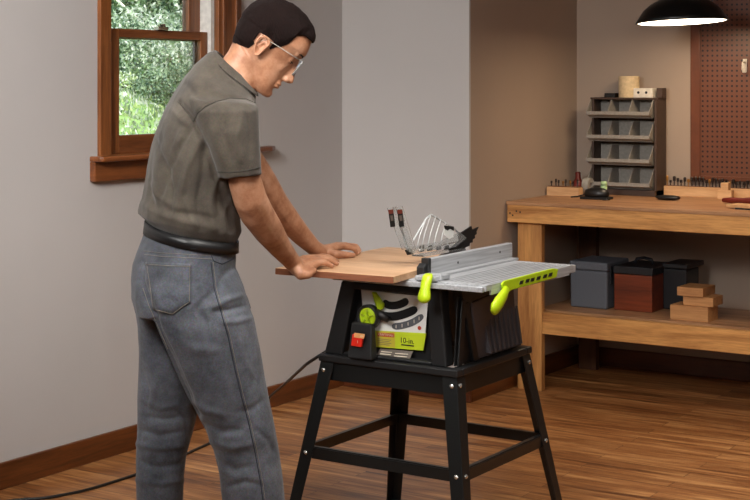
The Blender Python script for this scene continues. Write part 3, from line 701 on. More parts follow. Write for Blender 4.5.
# lime label
m = MB(); m.prism([P(375, 330.5, .002), P(426, 333.5, .002), P(423, 350.5, .002), P(375, 347, .002)], (0, .003, 0)); m.build('lime_label', 'label_lime', S)
m = MB(); m.prism([P(376, 331.2, .0025), P(395, 332.2, .0025), P(395, 347.8, .0025), P(376, 346.4, .0025)], (0, .001, 0)); m.build('yellow_label', 'label_yellow', S)
m = MB(); m.prism([P(377.5, 332.6, .003), P(394, 333.6, .003), P(394, 337.4, .003), P(377.5, 336.2, .003)], (0, .001, 0)); m.build('brand_strip', 'print_red', S)
RT = (pi / 2, 0, 0)
q = P(385.8, 335, .0036); text('brand_lettering', 'CRAFTSMAN', .0092, q, RT, 'print_pale', S)
q = P(407, 341, .003); text('size_lettering', '10-in.', .0225, q, RT, 'ink_black', S, ext=.0006)
m = MB(); p = P(407.5, 345.4, .003); m.box(p.x - .022, p.x + .022, p.y, p.y + .001, p.z - .0018, p.z + .0018); m.build('lettering_line', 'ink_black', S)
m = MB()
for k in range(4):
    p = P(385.5, 339.6 + k * 1.7, .003); m.box(p.x - .028, p.x + .02 - .006 * (k % 2), p.y, p.y + .0006, p.z - .0008, p.z + .0008)
m.build('lettering_line', 'label_grey', S)
m = MB(); p = P(419.5, 328, .001); m.lathe(p, [(.006, 0), (.006, .001)], 20, (0, -1, 0)); m.build('round_mark', 'print_red', S)
m = MB(); m.prism([P(380, 348.6, .004), P(413, 351.5, .004), P(409, 360, .012), P(375, 357, .012)], (0, .003, 0)); m.build('data_plate', 'label_grey', S)
m = MB()
for (u0, v0, u1, v1) in ((381, 351, 392, 352), (380, 353.2, 391, 354.2), (379, 355.4, 390, 356.3), (395, 352.8, 408, 353.8), (394, 355.4, 407, 356.4)):
    m.prism([P(u0, v0, .0125), P(u1, v0 + 1, .0125), P(u1, v1 + 1, .0125), P(u0, v1, .0125)], (0, .0006, 0))
m.build('lettering_line', 'print_pale', S)
# crank wheel: black rim, lime hub, lime lever
c = P(372.5, 316, 0); hw = V((c.x, Yf - .004, c.z))
q = MB().lathe(hw + V((0, .02, 0)), [(.030, 0), (.037, .004), (.038, .022), (.034, .026), (.030, .024), (.028, .018)], 40, (0, -1, 0)).build('hand_wheel', 'black_plastic', S, smooth=True)
m = MB().lathe(hw + V((0, .004, 0)), [(.028, 0), (.0275, .007), (.020, .009), (.018, .006), (.009, .006), (.008, .012), (.004, .013)], 36, (0, -1, 0))
m.build('wheel_hub', 'lime', q, smooth=False)
m = MB()
for k in range(5):
    a = k * 2 * pi / 5 + .3; dv = V((cos(a), 0, sin(a))); m.tube([hw + V((0, -.0045, 0)) + dv * .008, hw + V((0, -.0045, 0)) + dv * .024], .0028, 6)
m.build('wheel_spoke', 'lime_dark', q, smooth=True)
m = MB(); m.tube([hw + V((.030, .002, .018)), hw + V((.05, 0, .01)), hw + V((.072, .004, -.002))], [.010, .013, .010], 10); m.build('wheel_shaft', 'black_plastic', S, smooth=True)
m = MB(); m.prism([P(373.5, 291.5, .004), P(377, 292, .004), P(385, 303.5, .006), P(384.5, 309, .006), P(379.5, 309.5, .006), P(376, 301, .004)], (0, -.012, 0)); m.build('lock_knob', 'lime', S, bevel=.003)
# switch box
a, b = ony(347, 320, Yf - .03), ony(367, 358, Yf - .03)
m = MB(); m.hexa([(a.x + .004, Yf - .034, zb + .002), (b.x + .018, Yf - .034, zb + .002), (b.x + .018, Yf - .0005, zb + .002), (a.x + .004, Yf - .0005, zb + .002)], [(a.x + .010, Yf - .022, .775), (b.x + .010, Yf - .022, .775), (b.x + .010, Yf - .0005, .775), (a.x + .010, Yf - .0005, .775)])
sb = m.build('switch_box', 'black_plastic', S, bevel=.004)
Q = lambda px, py, dy=0: ony(px, py, Yf - .032 - dy)
m = MB(); m.prism([Q(354, 333.5), Q(364.5, 335), Q(362.8, 346.8), Q(352.6, 345.4)], (0, -.010, 0)); m.build('switch_paddle', 'switch_red', sb, bevel=.002, label='red switch paddle')
m = MB(); m.prism([Q(354.6, 332.6, .0105), Q(365, 334.1, .0105), Q(364.2, 338.8, .0105), Q(354, 337.3, .0105)], (0, -.002, 0)); m.build('switch_tab', 'switch_amber', sb, bevel=.0008, label='pale orange tab')
text('switch_symbol', 'I', .012, Q(357.5, 342, .0106), RT, 'print_pale', sb); text('switch_symbol', 'O', .009, Q(361.5, 336.4, .013), RT, 'print_pale', sb)

# table top
ZT = .92
m = MB(); m.box(-2.552, -2.205, 3.722, 4.292, ZT - .014, ZT); m.build('main_table', 'aluminium', S, bevel=.002)
m = MB(); m.box(-2.55, -2.038, 3.706, 3.7215, ZT - .019, ZT - .004); m.build('front_rail', 'aluminium', S, bevel=.002)
m = MB(); m.box(-2.55, -2.038, 4.2925, 4.318, ZT - .026, ZT - .003); m.build('rear_rail', 'aluminium', S, bevel=.002)
m = MB(); xe0, xe1 = -2.204, -2.034
m.box(xe0, xe1, 3.722, 3.752, ZT - .017, ZT); m.box(xe0, xe1, 4.262, 4.292, ZT - .024, ZT)
m.box(xe1 - .006, xe1, 3.752, 4.262, ZT - .030, ZT)
nb = 9; wd = (xe1 - .006 - xe0) / nb
for k in range(nb): m.box(xe0 + k * wd, xe0 + (k + 1) * wd - .007, 3.752, 4.262, ZT - .010, ZT)
ex = m.build('extension_table', 'aluminium', S, bevel=.0008)
MB().box(xe0, xe1 - .007, 3.753, 4.261, ZT - .0135, ZT - .0105).build('slot_floor', 'slot_dark', ex)
MB().box(-2.5, -2.22, 3.745, 4.28, .8935, ZT - .0145).build('table_support', 'black_plastic', S)
for px in (461, 466, 474, 479, 486): p = onx(px, 290, -2.196); MB().box(-2.204, -2.17, p.y, p.y + .008, ZT - .055, ZT - .0245).build('support_rib', 'black_plastic', S)
# rip fence
m = MB(); m.box(-2.284, -2.262, 3.80, 4.318, ZT + .0005, .973); fe = m.build('rip_fence', 'aluminium', S, bevel=.003, label='tall grey rip fence')
MB().box(-2.261, -2.236, 3.80, 4.31, ZT + .0005, ZT + .007).build('fence_foot', 'aluminium', fe, bevel=.001)
for px, py in ((458, 262.5), (500, 252)): p = onx(px, py, -2.262); MB().lathe((-2.2625, p.y, p.z), [(.004, 0), (.004, .001)], 14, (1, 0, 0)).build('fence_screw', 'ink_black', fe)
m = MB(); m.box(-2.286, -2.259, 3.784, 3.7995, ZT + .0005, .976); m.build('fence_end_cap', 'black_plastic', fe, bevel=.003)
m = MB(); m.prism([V((-2.291, y, z)) for y, z in [(3.7835, .962), (3.7835, .9225), (3.768, .9225), (3.766, .95)]], (.026, 0, 0)); m.build('fence_clamp', 'black_plastic', fe, bevel=.003)
m = MB(); m.box(-2.262, -2.19, 3.71, 3.79, ZT + .001, ZT + .014); m.box(-2.215, -2.185, 3.728, 3.738, ZT + .002, ZT + .02); m.build('fence_bracket', 'aluminium', fe, bevel=.002)
# lime fence lever hanging down in front
xm = -2.211
rings = []
for (z, hw_, y, th) in ((.944, .010, 3.705, .008), (.938, .0155, 3.698, .012), (.920, .0165, 3.690, .013), (.903, .0150, 3.684, .013), (.886, .0195, 3.679, .014), (.874, .0205, 3.677, .014), (.866, .014, 3.677, .011), (.862, .006, 3.678, .005)):
    rings.append([V((xm + hw_ * cos(t) * (1), y + th * sin(t), z)) for t in [2 * pi * k / 16 for k in range(16)]])
MB().loft(rings).build('fence_lever', 'lime', fe, smooth=True, label='lime green fence lever')
# lime rail lever on the right end
B = lambda px, py: onx(px, py, -2.024)
m = MB(); m.prism([B(502, 285), B(504.5, 281), B(553.5, 268.3), B(558.5, 269.3), B(556.5, 277.5), B(511, 290.5), B(505, 296)], (-.0065, 0, 0))
lv = m.build('rail_lever', 'lime', S, bevel=.002, label='lime green rail lever')
m = MB()
for (u, v) in ((520, 283.6), (526, 282), (531, 280.8), (537, 279.2), (543.5, 277.4), (549, 275.8)):
    m.prism([B(u, v - 2.5) + V((.0012, 0, 0)), B(u + 3.6, v - 3.5) + V((.0012, 0, 0)), B(u + 2.6, v + .2) + V((.0012, 0, 0)), B(u - 1, v + 1) + V((.0012, 0, 0))], (-.001, 0, 0))
m.build('rail_marking', 'ink_black', lv)
m = MB(); pts = [B(505, 288), B(502, 295), B(497.5, 302), B(493.5, 308), B(491.5, 312)]
rings = []
for k, (p, hw_, th) in enumerate(zip(pts, (.012, .018, .021, .021, .013), (.008, .011, .013, .012, .007))):
    t = (pts[min(k + 1, 4)] - pts[max(k - 1, 0)]).normalized(); nn = V((0, -t.z, t.y))
    rings.append([p + nn * (hw_ * cos(a)) + V((.005 + th * sin(a), 0, 0)) for a in [2 * pi * j / 16 for j in range(16)]])
m.loft(rings).build('lever_grip', 'lime', lv, smooth=True)

# clear blade guard
GX = -2.36
G = lambda px, py, dx=0: onx(px, py, GX + dx)
def plate(pts, dx, th, mat, name, par, mb=None, bevel=0):
    m = MB(); m.prism([G(x, y, dx) for x, y in pts], (th, 0, 0)); return m.build(name, mat, par, bevel=bevel)
bg = MB(); 
for dx, ox in ((-.022, 0), (.018, 0)):
    bg.prism([G(x + ox, y, dx) for x, y in [(404, 247), (411, 254), (455, 247), (466, 238), (460, 232), (440, 241), (415, 246)]], (.0018, 0, 0))
bg.prism([G(412, 254.5, -.02), G(455, 247.5, -.02), G(455, 249, -.02), G(412, 256, -.02)], (.04, 0, 0))
gd = bg.build('blade_guard', 'clear_plastic', S, label='clear plastic blade guard')
m = MB()
for a, b in (((387, 208), (403, 249)), ((392.5, 207), (409, 253))):
    m.prism([G(a[0], a[1], -.03), G(a[0] + 6.5, a[1] - .8, -.03), G(b[0] + 5, b[1], -.03), G(b[0] - 1, b[1] + 1, -.03)], (.002, 0, 0))
for a, b in (((395, 206.5), (410, 251)),):
    m.prism([G(a[0], a[1], .02), G(a[0] + 7, a[1] - .5, .02), G(b[0] + 6, b[1], .02), G(b[0] - 1, b[1] + 1, .02)], (.002, 0, 0))
m.build('guard_arm', 'clear_plastic', gd)
for a in ((388, 210.6), (397, 210.6)):
    MB().prism([G(a[0], a[1] - .8, .0225), G(a[0] + 5.2, a[1] - 1.2, .0225), G(a[0] + 7.2, a[1] + 16, .0225), G(a[0] + 2.4, a[1] + 16.6, .0225)], (.0006, 0, 0)).build('warning_label', 'ink_black', gd)
for a in ((388, 210.6), (397, 210.6)):
    MB().prism([G(a[0] + .2, a[1] - .6, .0235), G(a[0] + 5, a[1] - 1.1, .0235), G(a[0] + 5.5, a[1] + 2.8, .0235), G(a[0] + .8, a[1] + 3.4, .0235)], (.0006, 0, 0)).build('warning_stripe', 'warning_orange', gd)
for a in ((388, 210.6), (397, 210.6)):
    MB().prism([G(a[0] + 2, a[1] + 5, .0235), G(a[0] + 4.6, a[1] + 4.7, .0235), G(a[0] + 5.4, a[1] + 10, .0235), G(a[0] + 3, a[1] + 10.4, .0235)], (.0006, 0, 0)).build('warning_text', 'label_grey', gd)
for k, (t0, t1, b0) in enumerate(((426, 219, 416), (431, 214.5, 421), (436, 216, 427), (441, 219, 433), (446, 222, 440), (452, 227, 447))):
    for dx in (-.018, .014):
        m = MB(); m.tube([G(t0, t1, dx), G((t0 + b0) / 2 - 1, (t1 + 250) / 2, dx), G(b0, 250 - k, dx)], .0017, 6); m.build('guard_rib', 'milky_plastic', gd, smooth=True)
m = MB(); m.tube([G(412, 242, -.02), G(426, 219, -.02), G(431, 214.5, -.02), G(452, 227, -.02), G(462, 236, -.02)], .003, 8); m.build('guard_rim', 'milky_plastic', gd, smooth=True)
m = MB()
for u in (419, 427, 436, 444): m.prism([G(u, 246, .004), G(u + 4, 245, .004), G(u + 4.5, 251 - (u - 419) * .1, .004), G(u, 252 - (u - 419) * .1, .004)], (.003, 0, 0))
m.prism([G(404.5, 250, .004), G(410, 249, .004), G(412.5, 254, .004), G(407, 255, .004)], (.003, 0, 0))
m.build('guard_block', 'ink_black', gd)
m = MB(); m.tube([G(418, 250.5, .01), G(456, 242, .01)], .0022, 8); m.build('guard_rod', 'bolt_steel', gd, smooth=True)
m = MB(); m.prism([G(444, 226, .019), G(454, 227, .019), G(453, 237, .019), G(449, 239, .019), G(444, 235, .019)], (.001, 0, 0)); m.build('caution_label', 'label_white', gd)
m = MB(); m.prism([G(444, 225.5, .0205), G(454, 226.5, .0205), G(453.6, 231, .0205), G(450, 228.6, .0205), G(447.6, 230.6, .0205), G(444.4, 228.6, .0205)], (.0006, 0, 0)); m.build('caution_mark', 'ink_black', gd)
pw = [(443, 254), (459, 240), (458.5, 234), (470.5, 226), (471.5, 229.5), (477.8, 226.8), (475.6, 231.5), (475.8, 234), (473.8, 235.2), (474.2, 238), (471.8, 239.4), (471.8, 242.2), (469, 243.2), (468.4, 246), (465, 247), (463, 250), (457, 251)]
m = MB(); m.prism([G(x, y, 0) for x, y in pw], (.004, 0, 0)); m.build('kickback_pawl', 'ink_black', gd)
m = MB(); m.prism([G(x - 1, y + .5, -.012) for x, y in pw], (.003, 0, 0)); m.build('kickback_pawl', 'ink_black', gd)
MB().prism([G(428, 262, -.003), G(466, 256, -.003), G(466, 250, -.003), G(446, 251, -.003)], (.0025, 0, 0)).build('riving_knife', 'slot_dark', gd)

# board being pushed
r = root('pine_board', V((-2.47, 3.94, ZT)) * 1, 'light brown board lying flat on the saw table under the hands', 'board')
ROOTS[r.name] = (V(((-2.47) * KS, 3.94 * KS, KS * (ZT + .0006) - .075)), KS, V((-2.47, 3.94, ZT + .0006))); r.location = ROOTS[r.name][0]; r.scale = (KS,) * 3
m = MB(); bt = ZT + .0006
pl = [(-2.676, 3.592), (-2.273, 3.612), (-2.362, 4.26), (-2.70, 4.25)]
m.prism([V((x, y, bt)) for x, y in pl], (0, 0, .0195)); m.build('plank', 'board_wood', r, bevel=.0008)
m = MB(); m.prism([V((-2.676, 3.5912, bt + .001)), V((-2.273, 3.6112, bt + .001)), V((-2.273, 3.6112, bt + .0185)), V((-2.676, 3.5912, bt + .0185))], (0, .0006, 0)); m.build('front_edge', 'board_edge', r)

# power cable
pts = [ony(322, 353, 4.02), ony(312, 360, 4.1), at(300, 370, 5.2), at(284, 385, 5.9), onx(269, 397, -4.05), onx(258, 408, -4.06)]
pts[-1].z = .005
for (x, y) in ((235, 431), (209, 443.7), (187.7, 453), (160, 466), (136.5, 474.4), (110, 483), (85, 490.6), (60, 495.5), (43, 498.5), (10, 500), (-40, 508)):
    v = ray(x, y); t = (.005 - H) / v.z; pts.append(EYE + v * t)
pts[0] = V((-2.62 * KS, 3.95 * KS, .66)); pts[1] = at(311, 360, 4.9)
cu = bpy.data.curves.new('power_cable', 'CURVE'); cu.dimensions = '3D'; cu.bevel_depth = .0055; cu.bevel_resolution = 4
sp = cu.splines.new('NURBS'); sp.points.add(len(pts) - 1)
for q, p in zip(sp.points, pts): q.co = (*p, 1)
sp.use_endpoint_u = True; sp.order_u = 3; cu.materials.append(M['cable_rubber'])
o = bpy.data.objects.new('power_cable', cu); COL.objects.link(o); bpy.context.view_layer.update()
me = bpy.data.meshes.new_from_object(o.evaluated_get(bpy.context.evaluated_depsgraph_get())); bpy.data.objects.remove(o); o = bpy.data.objects.new('power_cable', me); COL.objects.link(o)
for p in me.polygons: p.use_smooth = True
tag(o, 'thin black power cable drooping from the saw and trailing over the floor', 'cable')

# ================================================================ PERSON
D0 = 4.42
PR = root('person', at(205, 620, 4.42) * 1, 'man in grey-brown polo shirt and jeans leaning over with both hands on the board', 'person')
PR.location.z = 0; ROOTS[PR.name] = (V(PR.location), 1, V(PR.location))
def ring(Lp, Rp, d, b, rot=20, n=28, ex=2.3):
    """one cross section: silhouette points Lp, Rp (survey pixels), distance d, half width b across the body, body turned rot degrees"""
    pL, pR = at(*Lp, d), at(*Rp, d); c = (pL + pR) / 2; w = (pR - pL).length / 2; e = (pR - pL).normalized(); r = radians(rot)
    a = sqrt(max((w * w - (b * sin(r)) ** 2), (w * .5) ** 2)) / cos(r)
    f = e * cos(r) + F * sin(r); s_ = e * sin(r) - F * cos(r); out = []
    for k in range(n):
        t = 2 * pi * k / n; ct, st = cos(t), sin(t)
        x = abs(ct) ** (2 / ex) * (1 if ct >= 0 else -1); y = abs(st) ** (2 / ex) * (1 if st >= 0 else -1)
        out.append(c + f * (a * x) + s_ * (b * y))
    return out
def creases(o, lines, gain=1.0):
    """push real folds into a cloth mesh: (points, height in m, half width in px)"""
    me = o.data; off = V(o.parent.location) if o.parent else V()
    me.update(); segs = []
    for pts, amp, sg in lines:
        segs.append(([V((x, y)) for x, y in pts], amp, sg))
    nrm = [v.normal.copy() for v in me.vertices]
    for v, nn in zip(me.vertices, nrm):
        w = v.co + off
        if nn.dot(EYE - w) < 0: continue
        q = V(pix(w)); dsp = 0
        for pts, amp, sg in segs:
            best = 1e9; bt = 0
            for i in range(len(pts) - 1):
                ab = pts[i + 1] - pts[i]; t = max(0, min(1, (q - pts[i]).dot(ab) / ab.dot(ab))); dd = (q - pts[i] - ab * t).length
                if dd < best: best = dd; bt = (i + t) / (len(pts) - 1)
            if best < 4 * sg: dsp += gain * amp * math.exp(-(best / sg) ** 2) * (sin(pi * min(1, .12 + bt * .8)) ** .5)
        v.co += nn * dsp
def wrinkle(o, amp, sc, seed=0, aniso=(1, 1, 1)):
    me = o.data; nr = [v.normal.copy() for v in me.vertices]
    for v, vn in zip(me.vertices, nr):
        p = v.co; q = V((p.x * aniso[0], p.y * aniso[1], p.z * aniso[2])) * sc + V((seed, 0, 0))
        d = noise.noise(q) + .5 * noise.noise(q * 2.1)
        v.co += vn * (amp * d)

# ---- skin: head, neck, torso core, arms and hands as one surface
HO = at(262, 50, 4.42); hp = radians(36); hy = radians(4)
fx0 = (R * cos(hy) + F * sin(hy))
HX = (fx0 * cos(hp) - U * sin(hp)); HZ = (fx0 * sin(hp) + U * cos(hp)); HY = HZ.cross(HX).normalized()     # gaze, crown, left side
def hd(x, y, z): return HO + HX * x + HY * y + HZ * z
sec = [(-.107, .056, .086, .018), (-.098, .034, .095, .032), (-.084, .010, .0965, .043), (-.062, -.015, .095, .052), (-.036, -.052, .096, .060), (-.012, -.082, .097, .066),
       (.012, -.093, .099, .071), (.030, -.097, .101, .074), (.046, -.0985, .109, .0755), (.060, -.0985, .115, .0765), (.082, -.096, .112, .077), (.108, -.086, .103, .073), (.130, -.066, .082, .061), (.146, -.036, .052, .041), (.152, -.008, .022, .016)]
body = MB()
rings = []
for z, xb, xf, hw in sec:
    c, a = (xb + xf) / 2, (xf - xb) / 2; rg = []
    for k in range(32):
        t = 2 * pi * k / 32; ct, st = cos(t), sin(t); ex = 2.35
        x = abs(ct) ** (2 / ex) * (1 if ct >= 0 else -1); y = abs(st) ** (2 / ex) * (1 if st >= 0 else -1)
        yy = hw * y * (1 - (.18 if z < .05 else .06) * max(0, x))
        rg.append(hd(c + a * x, yy, z))
    rings.append(rg)
body.loft(rings)
def hball(x, y, z, rx, ry, rz):
    m3 = Matrix((HX, HY, HZ)).transposed(); body.ball(hd(x, y, z), 1, 12, (rx, ry, rz), m3)
# nose, brow, lips, chin, cheeks
body.loft([[hd(x0 + (xf - x0) * (1 if k in (1, 2) else 0), w * sg, z) for k, sg in ((0, -1), (1, -.35), (2, .35), (3, 1))] for z, x0, xf, w in ((.040, .09, .108, .010), (.02, .085, .112, .011), (.0, .085, .121, .014), (-.022, .085, .129, .018), (-.034, .085, .121, .018), (-.038, .085, .104, .012))])
hball(.120, 0, -.024, .011, .010, .009); hball(.108, .011, -.029, .010, .007, .008); hball(.108, -.011, -.029, .010, .007, .008)
for s_ in (-1, 1):
    hball(.0895, s_ * .020, .050, .0125, .030, .014)      # brow
    hball(.060, s_ * .032, -.006, .026, .0165, .028)     # cheek
    hball(.0815, s_ * .029, .026, .0130, .0150, .0130)    # lid over the eye
hball(.096, 0, -.051, .012, .025, .0055); hball(.095, 0, -.062, .0125, .022, .006)        # lips
hball(.088, 0, -.092, .014, .020, .014)                                                    # chin
hball(.094, 0, -.044, .007, .020, .008)
# ears: cupped shell with rim
for s_ in (-1, 1):
    oy = .0725 * s_
    pts = [(.012, .010), (.016, .024), (.006, .036), (-.010, .036), (-.020, .024), (-.019, .004), (-.011, -.014), (-.001, -.026), (.007, -.020), (.008, -.008)]
    out = [hd(x - .006, oy + s_ * (.012 - .25 * x * .5 + .004), z) for x, z in pts]
    body.tube(out + [out[0]], .0042, 8)
    body.loft([[hd(x * .9 - .006, oy + s_ * .001, z * .9) for x, z in pts], [hd(x * .92 - .006, oy + s_ * .009, z * .92) for x, z in pts]])
    body.tube([hd(.006, oy + s_ * .009, .0), hd(.004, oy + s_ * .013, -.006), hd(.002, oy + s_ * .010, -.012)], .0042, 8)
    body.tube([hd(.004, oy + s_ * .010, .018), hd(-.008, oy + s_ * .013, .022), hd(-.014, oy + s_ * .011, .006), hd(-.006, oy + s_ * .010, -.006)], .003, 8)
# neck and torso core
body.loft([ring((236, 36), (262, 76), 4.42, .060, 5), ring((228, 52), (257, 88), 4.42, .060, 5), ring((217, 66), (251, 98), 4.42, .066, 8), ring((200, 82), (246, 108), 4.42, .10, 10)])
body.loft([ring((198, 90), (244, 108), 4.42, .10, 12), ring((182, 114), (238, 128), 4.42, .150, 14), ring((168, 150), (225, 160), 4.42, .14, 16), ring((164, 190), (222, 196), 4.42, .13, 20), ring((160, 240), (218, 246), 4.42, .13, 25), ring((160, 280), (216, 280), 4.42, .12, 28)])
# arms (image-tracked joints at measured distances)
def limb(pts, vox=0):
    P_ = [at(x, y, d) for x, y, d, r in pts]; body.chain(P_, [r for *_, r in pts], 18)
limb([(222, 118, 4.30, .044), (237, 150, 4.27, .050), (244.5, 180, 4.29, .0475), (250, 199, 4.32, .0485), (256, 212, 4.36, .0490), (268, 230, 4.43, .0445), (280, 247, 4.51, .0345), (289, 258, 4.57, .0285), (294, 264, 4.60, .0265)])
limb([(222, 112, 4.58, .044), (244, 152, 4.66, .046), (264, 184, 4.71, .045), (274, 202, 4.75, .044), (287, 219, 4.80, .040), (301, 235, 4.86, .033), (313, 247, 4.91, .0265), (320, 251.5, 4.93, .025)])
TOP = KS * (.92 + .0006 + .0195) - .075        # upper face of the board
# near (right) hand: heel over the front edge, fingers flat on the board
def hand_seg(pts, rad): body.chain(pts, rad, 12)
wn = at(294, 264, 4.60)
kn = [atz(317, 4.775, TOP + .022), atz(320, 4.735, TOP + .024), atz(320.5, 4.695, TOP + .023), atz(318.5, 4.655, TOP + .020)]
heel = [atz(299, 4.68, TOP + .018), atz(299.5, 4.65, TOP + .020), atz(301, 4.615, TOP + .014), atz(302.5, 4.585, TOP + .001)]
for i in range(4):
    hand_seg([wn + (heel[i] - wn) * .3, heel[i], (heel[i] + kn[i]) / 2 + V((0, 0, .003)), kn[i]], [.022, .0185, .0155, .0115])
    if i: hand_seg([(heel[i] + heel[i - 1]) / 2, (kn[i] + kn[i - 1]) / 2], [.017, .0115])
hand_seg([at(296, 268, 4.585), at(301, 274, 4.572), at(308, 274.5, 4.575), at(314, 270.5, 4.60)], [.022, .0185, .014, .010])   # heel of the palm against the board edge
tipn = []
for k0, (px, d), bend in ((kn[0], (333, 4.86), .008), (kn[1], (337.5, 4.80), .009), (kn[2], (337, 4.735), .009), (kn[3], (332, 4.675), .007)):
    tip = atz(px, d, TOP + .0075); a = k0.lerp(tip, .45) + V((0, 0, bend)); b = k0.lerp(tip, .76) + V((0, 0, bend * .5))
    hand_seg([k0, a, b, tip], [.0105, .0096, .0086, .0072]); tipn.append((tip, b))
tn = atz(318, 4.875, TOP + .010); tipn.append((tn, atz(310, 4.83, TOP + .013)))
hand_seg([heel[0] + V((0, 0, -.002)), atz(304, 4.765, TOP + .018), atz(311, 4.83, TOP + .0145), tn], [.018, .0145, .0115, .0085])
# far (left) hand: palm down, fingers curled
wf = at(320, 251.5, 4.93)
kf = [atz(342, 4.99, TOP + .034), atz(345, 5.02, TOP + .034), atz(346, 5.05, TOP + .031), atz(345, 5.08, TOP + .026)]
hf = [atz(327, 4.945, TOP + .023), atz(327, 4.965, TOP + .026), atz(327.5, 4.99, TOP + .025), atz(328, 5.015, TOP + .021)]
for i in range(4):
    hand_seg([wf + (hf[i] - wf) * .3, hf[i], (hf[i] + kf[i]) / 2 + V((0, 0, .003)), kf[i]], [.021, .0175, .015, .0115])
    if i: hand_seg([(hf[i] + hf[i - 1]) / 2, (kf[i] + kf[i - 1]) / 2], [.016, .0115])
for k0, (px, d), h in ((kf[0], (357, 5.02), .026), (kf[1], (359, 5.05), .026), (kf[2], (359.5, 5.085), .024), (kf[3], (357, 5.12), .018)):
    mid = atz(px - 3.5, d - .004, TOP + h); tip = atz(px, d, TOP + .008)
    hand_seg([k0, mid, mid.lerp(tip, .55) + V((0, 0, .002)), tip], [.0105, .0098, .0088, .0072]); tipn.append((tip, mid.lerp(tip, .5)))
tf = atz(353.5, 4.955, TOP + .009); tipn.append((tf, atz(346, 4.935, TOP + .012)))
hand_seg([hf[0] + V((0, 0, -.006)), atz(335, 4.925, TOP + .016), atz(345, 4.935, TOP + .0135), tf], [.018, .0145, .0115, .0085])
bo = body.build('body', 'skin', PR, smooth=True)
remesh(bo, .0032, 5, .5)
def inhead(p):
    q = p - HO; return q.dot(HX), q.dot(HY), q.dot(HZ)
off = V(PR.location)
# sculpt: eye sockets, mouth line, philtrum, nostrils
for v in bo.data.vertices:
    x, y, z = inhead(v.co + off)
    if x > .06 and abs(y) < .07 and -.12 < z < .13:
        dpt = 0
        dpt -= .0022 * math.exp(-((z + .0565) / .0022) ** 2) * (1 if abs(y) < .026 else 0)
        dpt -= .006 * math.exp(-((abs(y) - .017) / .009) ** 2 - ((z - .030) / .012) ** 2)
        dpt -= .003 * math.exp(-(y / .02) ** 2 - ((z + .074) / .006) ** 2)
        v.co += HX * dpt
# hair as its own close cropped cap, grown out of the scalp surface
hl = [(-.2, -.034), (-.1, -.034), (-.075, -.032), (-.05, -.026), (-.034, -.02), (-.024, .004), (-.018, .034), (.004, .036), (.010, .016), (.020, .014), (.0235, .020), (.028, .030), (.042, .040), (.054, .062), (.058, .092), (.075, .103), (.100, .102), (.2, .098)]
def hline(x):
    for (a, b), (c, d) in zip(hl, hl[1:]):
        if a <= x <= c: return b + (d - b) * (x - a) / (c - a)
    return .1
bm = bmesh.new(); bm.from_mesh(bo.data); keep = []
hv = {}
for f in bm.faces:
    x, y, z = inhead(f.calc_center_median() + off)
    if abs(y) > .083 or z > .2 or z < -.05 or x < -.15 or x > .15: continue
    if abs(y) > .066 and -.034 < x < .014 and z < .038: continue
    if z > hline(x): keep.append(f)
hm = bmesh.new(); vm = {}
bm.normal_update()
for f in keep:
    vs_ = []
    for v in f.verts:
        if v.index not in vm:
            x, y, z = inhead(v.co + off); dz = z - hline(x)
            th = .0015 + .0105 * min(1, max(0, dz) / .03) ** .7
            th += .006 * math.exp(-((x - .098) / .022) ** 2 - ((z - .118) / .022) ** 2)
            if x < -.03: th *= .75 if z < .05 else 1
            th *= 1 + .18 * noise.noise(V((x * 60, y * 60, z * 40)))
            vm[v.index] = hm.verts.new(v.co + v.normal * th)
        vs_.append(vm[v.index])
    try: hm.faces.new(vs_)
    except Exception: pass
ha = bpy.data.meshes.new('hair'); hm.to_mesh(ha); hm.free(); bm.free()
ha.materials.append(M['hair']); ho = bpy.data.objects.new('hair', ha); COL.objects.link(ho); ho.parent = PR
for p in ha.polygons: p.use_smooth = True
sm = ho.modifiers.new('Smooth', 'SMOOTH'); sm.iterations = 6; sm.factor = .5
so_ = ho.modifiers.new('Solidify', 'SOLIDIFY'); so_.thickness = .006; so_.offset = -1
# brows, eyes, lips
for s_ in (-1, 1):
    MB().tube([hd(.1095, s_ * .012, .050), hd(.1085, s_ * .024, .0545), hd(.1005, s_ * .038, .055), hd(.091, s_ * .047, .050)], [.0016, .0028, .0024, .001], 8).build('eyebrow', 'hair', PR, smooth=True)
    MB().tube([hd(.0925, s_ * .017, .0205), hd(.0955, s_ * .027, .0195), hd(.0925, s_ * .037, .0205), hd(.086, s_ * .044, .024)], [.0006, .0012, .0012, .0006], 6).build('eyelashes', 'hair', PR, smooth=True)
    eo = MB().ball(hd(.0812, s_ * .029, .0240), .0116, 12).build('eye', 'eye_white', PR, smooth=True)
    MB().lathe(hd(.0812, s_ * .029, .0240) + (HX * .9 - HZ * .35).normalized() * .0106, [(.0058, 0), (.0052, .0014), (.001, .0020)], 16, HX * .9 - HZ * .35).build('iris', 'iris', eo, smooth=True)
# fingernails
for tip, b in tipn:
    d_ = (tip - b).normalized(); up_ = (U - d_ * U.dot(d_)).normalized(); sd = d_.cross(up_)
    c_ = tip + up_ * .0068 - d_ * .001
    MB().loft([[c_ + d_ * (.0062 * cos(t)) * k + sd * (.0048 * sin(t)) * k - up_ * (.0012 * abs(sin(t))) + up_ * h for t in [2 * pi * j / 12 for j in range(12)]] for k, h in ((1, -.0012), (1, .0), (.7, .0006))]).build('fingernail', 'nail', PR, smooth=True)
